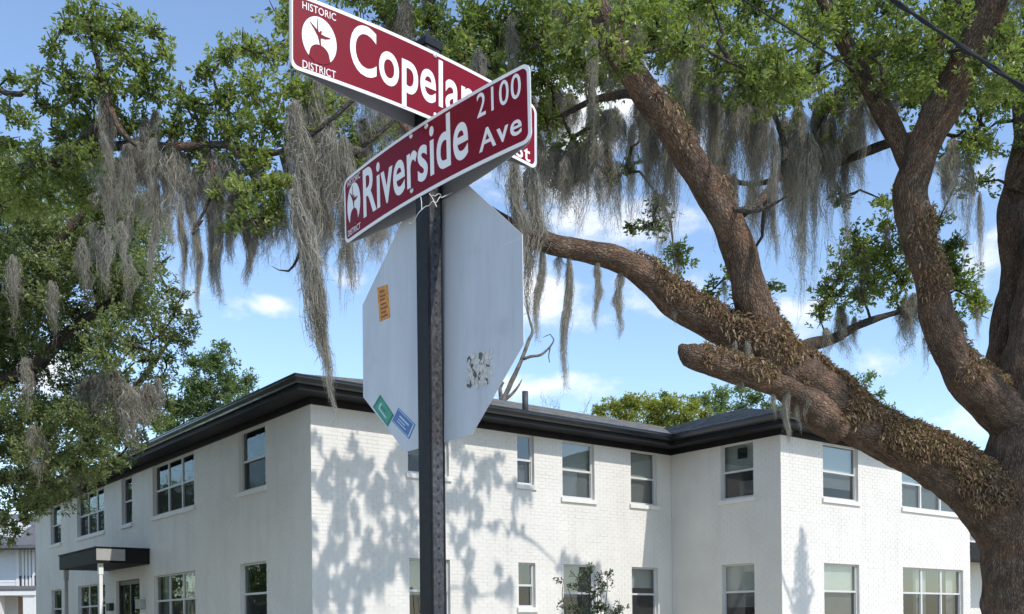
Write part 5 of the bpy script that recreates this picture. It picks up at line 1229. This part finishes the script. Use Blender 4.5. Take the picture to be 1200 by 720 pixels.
lettering(plR, sr, 'Riverside', -.341, .2335, -.0665, .0945, OFF, M['sign_white'], .016, 1.03)
lettering(plR, sr, '2100', .2745, .4500, .027, .098, OFF, M['sign_white'], .004, 1.12)
lettering(plR, sr, 'Ave', .2800, .4500, -.078, -.014, OFF, M['sign_white'], .012, 1.12)
lettering(plR, sr, 'HISTORIC', -.4535, -.3605, .0790, .0990, OFF, M['sign_white'], .0, 1.05)
lettering(plR, sr, 'DISTRICT', -.4580, -.3655, -.0955, -.0750, OFF, M['sign_white'], .0, 1.05)
emblem(plR, sr, -.4105, .0045, .0480, .0740, OFF)
for u, v in ((-.0400, .093), (.0400, .093), (-.043, -.083)): bolt(plR, sr, u, v, .0009)
lettering(plC, sc_, 'Copeland', -.3010, .2600, -.0560, .0960, OFF, M['sign_white'], .016, 1.03)
lettering(plC, sc_, 'St', .3820, .4600, -.1010, -.0450, OFF, M['sign_white'], .012, 1.08)
lettering(plC, sc_, 'HISTORIC', -.4560, -.3480, .0735, .0955, OFF, M['sign_white'], .0, 1.05)
lettering(plC, sc_, 'DISTRICT', -.4560, -.3490, -.1030, -.0800, OFF, M['sign_white'], .0, 1.05)
emblem(plC, sc_, -.4020, -.0040, .0560, .0700, OFF)
for u, v in ((.0145, .101), (.0145, -.095)): bolt(plC, sc_, u, v, .0009)

# stop sign seen from behind
k_ = 1.0595
plS = Plane3((-.2274*k_, 3.095*k_, .9497*k_+EYE), -.788, .0293, -.0259)
S2 = .381*k_; kk = S2*.41421
oc = [(S2, -kk), (S2, kk), (kk, S2), (-kk, S2), (-S2, kk), (-S2, -kk), (-kk, -S2), (kk, -S2)]
st = thing('stop_sign', plS.at(0, -S2, 0), 'octagonal road sign on the post, its bare grey back towards us', 'road sign')
bm_ = plate(plS, oc, -.0025, 0.0, 'back'); obj('back', bm_, M['stop_back'], st)
obj('front_sheet', plate(plS, [(x*.999, y*.999) for x, y in oc], -.0034, -.0027, 'front'), M['sign_white'], st)
obj('front_field', plate(plS, [(x*.955, y*.955) for x, y in oc], -.0042, -.0036, 'front_field'), M['stop_red'], st)
for v in (.24, -.26): bolt(plS, st, plS.hit(503, 380)[0]+.04, v, .0002, .007)
def sticker(pts, m, name, label, edge=None, off=.0002):
    P = [plS.hit(x, y) for x, y in pts]
    s_ = obj(name, plate(plS, P[::-1] if sum(P[i][0]*P[(i+1) % 4][1]-P[(i+1) % 4][0]*P[i][1] for i in range(4)) < 0 else P, off, off+.0005, name), m, st, label=label)
    return P, s_
def onquad(P, u, v):
    a = [(P[0][i]*(1-u)+P[1][i]*u)*(1-v)+(P[3][i]*(1-u)+P[2][i]*u)*v for i in (0, 1)]; return tuple(a)
def mark(P, parent, u0, u1, v0, v1, m, off=.0009):
    q = [onquad(P, u0, v0), onquad(P, u1, v0), onquad(P, u1, v1), onquad(P, u0, v1)]
    if sum(q[i][0]*q[(i+1) % 4][1]-q[(i+1) % 4][0]*q[i][1] for i in range(4)) < 0: q = q[::-1]
    obj('print_mark', plate(plS, q, off, off+.0003, 'print_mark'), m, parent)
Pq, s1 = sticker([(442, 337.5), (454.5, 333.5), (457.5, 372), (445, 377.5)], M['orange'], 'sticker', 'orange rectangular sticker')
for v in (.12, .26, .36, .50, .62, .74, .86): mark(Pq, s1, .2, .55+.3*((v*37) % 1), v, v+.06, M['orange_ink'])
Pq, s1 = sticker([(445.5, 462.5), (462, 487), (454.5, 500.5), (437, 477)], M['green_st'], 'sticker', 'green tilted sticker')
for a in ((.04, .96, .04, .08, 'st_edge'), (.04, .96, .92, .96, 'st_edge'), (.04, .08, .1, .9, 'st_edge'), (.92, .96, .1, .9, 'st_edge'), (.25, .75, .62, .72, 'st_ink'), (.25, .6, .4, .47, 'st_edge'), (.22, .30, .3, .6, 'st_ink')): mark(Pq, s1, *a[:4], M[a[4]])
Pq, s1 = sticker([(467, 478), (487, 498), (479.5, 515), (459.5, 494)], M['blue_st'], 'sticker', 'blue tilted sticker')
for a in ((.04, .96, .05, .09, 'st_ink'), (.04, .96, .91, .95, 'st_ink'), (.9, .96, .1, .9, 'st_ink'), (.2, .75, .3, .40, 'st_ink'), (.2, .6, .52, .58, 'st_ink'), (.2, .7, .68, .74, 'st_ink')): mark(Pq, s1, *a[:4], M[a[4]])
# torn remains of a pasted paper
rg = np.random.default_rng(4)
Q0 = [plS.hit(*p) for p in ((547, 419), (576, 411), (576, 448), (548, 458))]
for i in range(90):
    u, v = rg.random(), rg.random(); c = onquad(Q0, u, v); n = rg.integers(5, 8)
    P = [(c[0]+math.cos(6.283*k/n+rg.random()*.6)*rg.uniform(.003, .012), c[1]+math.sin(6.283*k/n)*rg.uniform(.004, .017)) for k in range(n)]
    o_ = .0002+i*.00002
    obj('torn_scrap', plate(plS, P, o_, o_+.0004, 'torn_scrap'), M['torn_paper'] if i % 5 < 4 else M['torn_black'], st)

# loose tie wire round the post, under the lower sign
tw = thing('tie_wire', plR.at(.06, -.16, .02), 'pale loose wire tied round the post under the lower street sign', 'wire')
def pw(x, y, Y=3.14): return tuple(pix(x, y, Y))
for lst in ([(486, 259, 3.19), (489, 252, 3.16), (494, 246, 3.15), (499, 242, 3.15), (503, 241, 3.14), (507, 236, 3.13), (511, 238, 3.13), (514, 233, 3.13), (517, 229, 3.14), (514, 227, 3.14), (510, 230, 3.14), (506, 229, 3.14)], [(503, 227, 3.15), (506, 231, 3.14), (509, 237, 3.13), (512, 243, 3.13)], [(517, 232, 3.15), (528, 227, 3.2), (540, 222, 3.3), (556, 214, 3.34)], [(494, 247, 3.15), (494, 238, 3.15), (493, 231, 3.16)], [(486, 259, 3.19), (482, 262, 3.22), (479, 261, 3.23)]):
    P, R = catmull([pix(*q) for q in lst], [.0013]*len(lst), .006); obj('strand', tube_mesh_simple([tuple(p) for p in P], .0014, 6), M['wire_tie'], tw)

# ------------------------------------------------------------------ overhead lines
def line(name, label, a, b, r, ext0, ext1, sag, m, strands=1, zmin=3.6):
    a, b = Vector(a), Vector(b); d = b-a; P0 = a-d.normalized()*ext0; P1 = b+d.normalized()*ext1
    t = thing(name, P0, label, 'cable')
    for s in range(strands):
        P = []
        for i in range(60):
            f = i/59; p = P0.lerp(P1, f) + Vector((0, 0, sag*((2*f-1)**2)))
            ph = f*150+s*2*math.pi/max(1, strands); w_ = r*1.05 if strands > 1 else 0
            P.append(p + Vector((w_*math.cos(ph)*.4, w_*math.sin(ph)*.6, w_*math.cos(ph))))
        obj('wire' if strands > 1 else 'conductor', tube_mesh_simple(P, r, 8), m, t)
line('power_cable', 'thick black twisted cable crossing the upper right corner', pix(1040, -4, 8.2), pix(1212, 112, 7.0), .0125, 14, 3.5, 0.0, M['cable'], 2)
line('service_wire', 'thin dark wire crossing the leaves above the tall limb', pix(868, -2, 9.0), pix(950, 50, 8.8), .0085, 12, 0.5, 0.0, M['cable'])
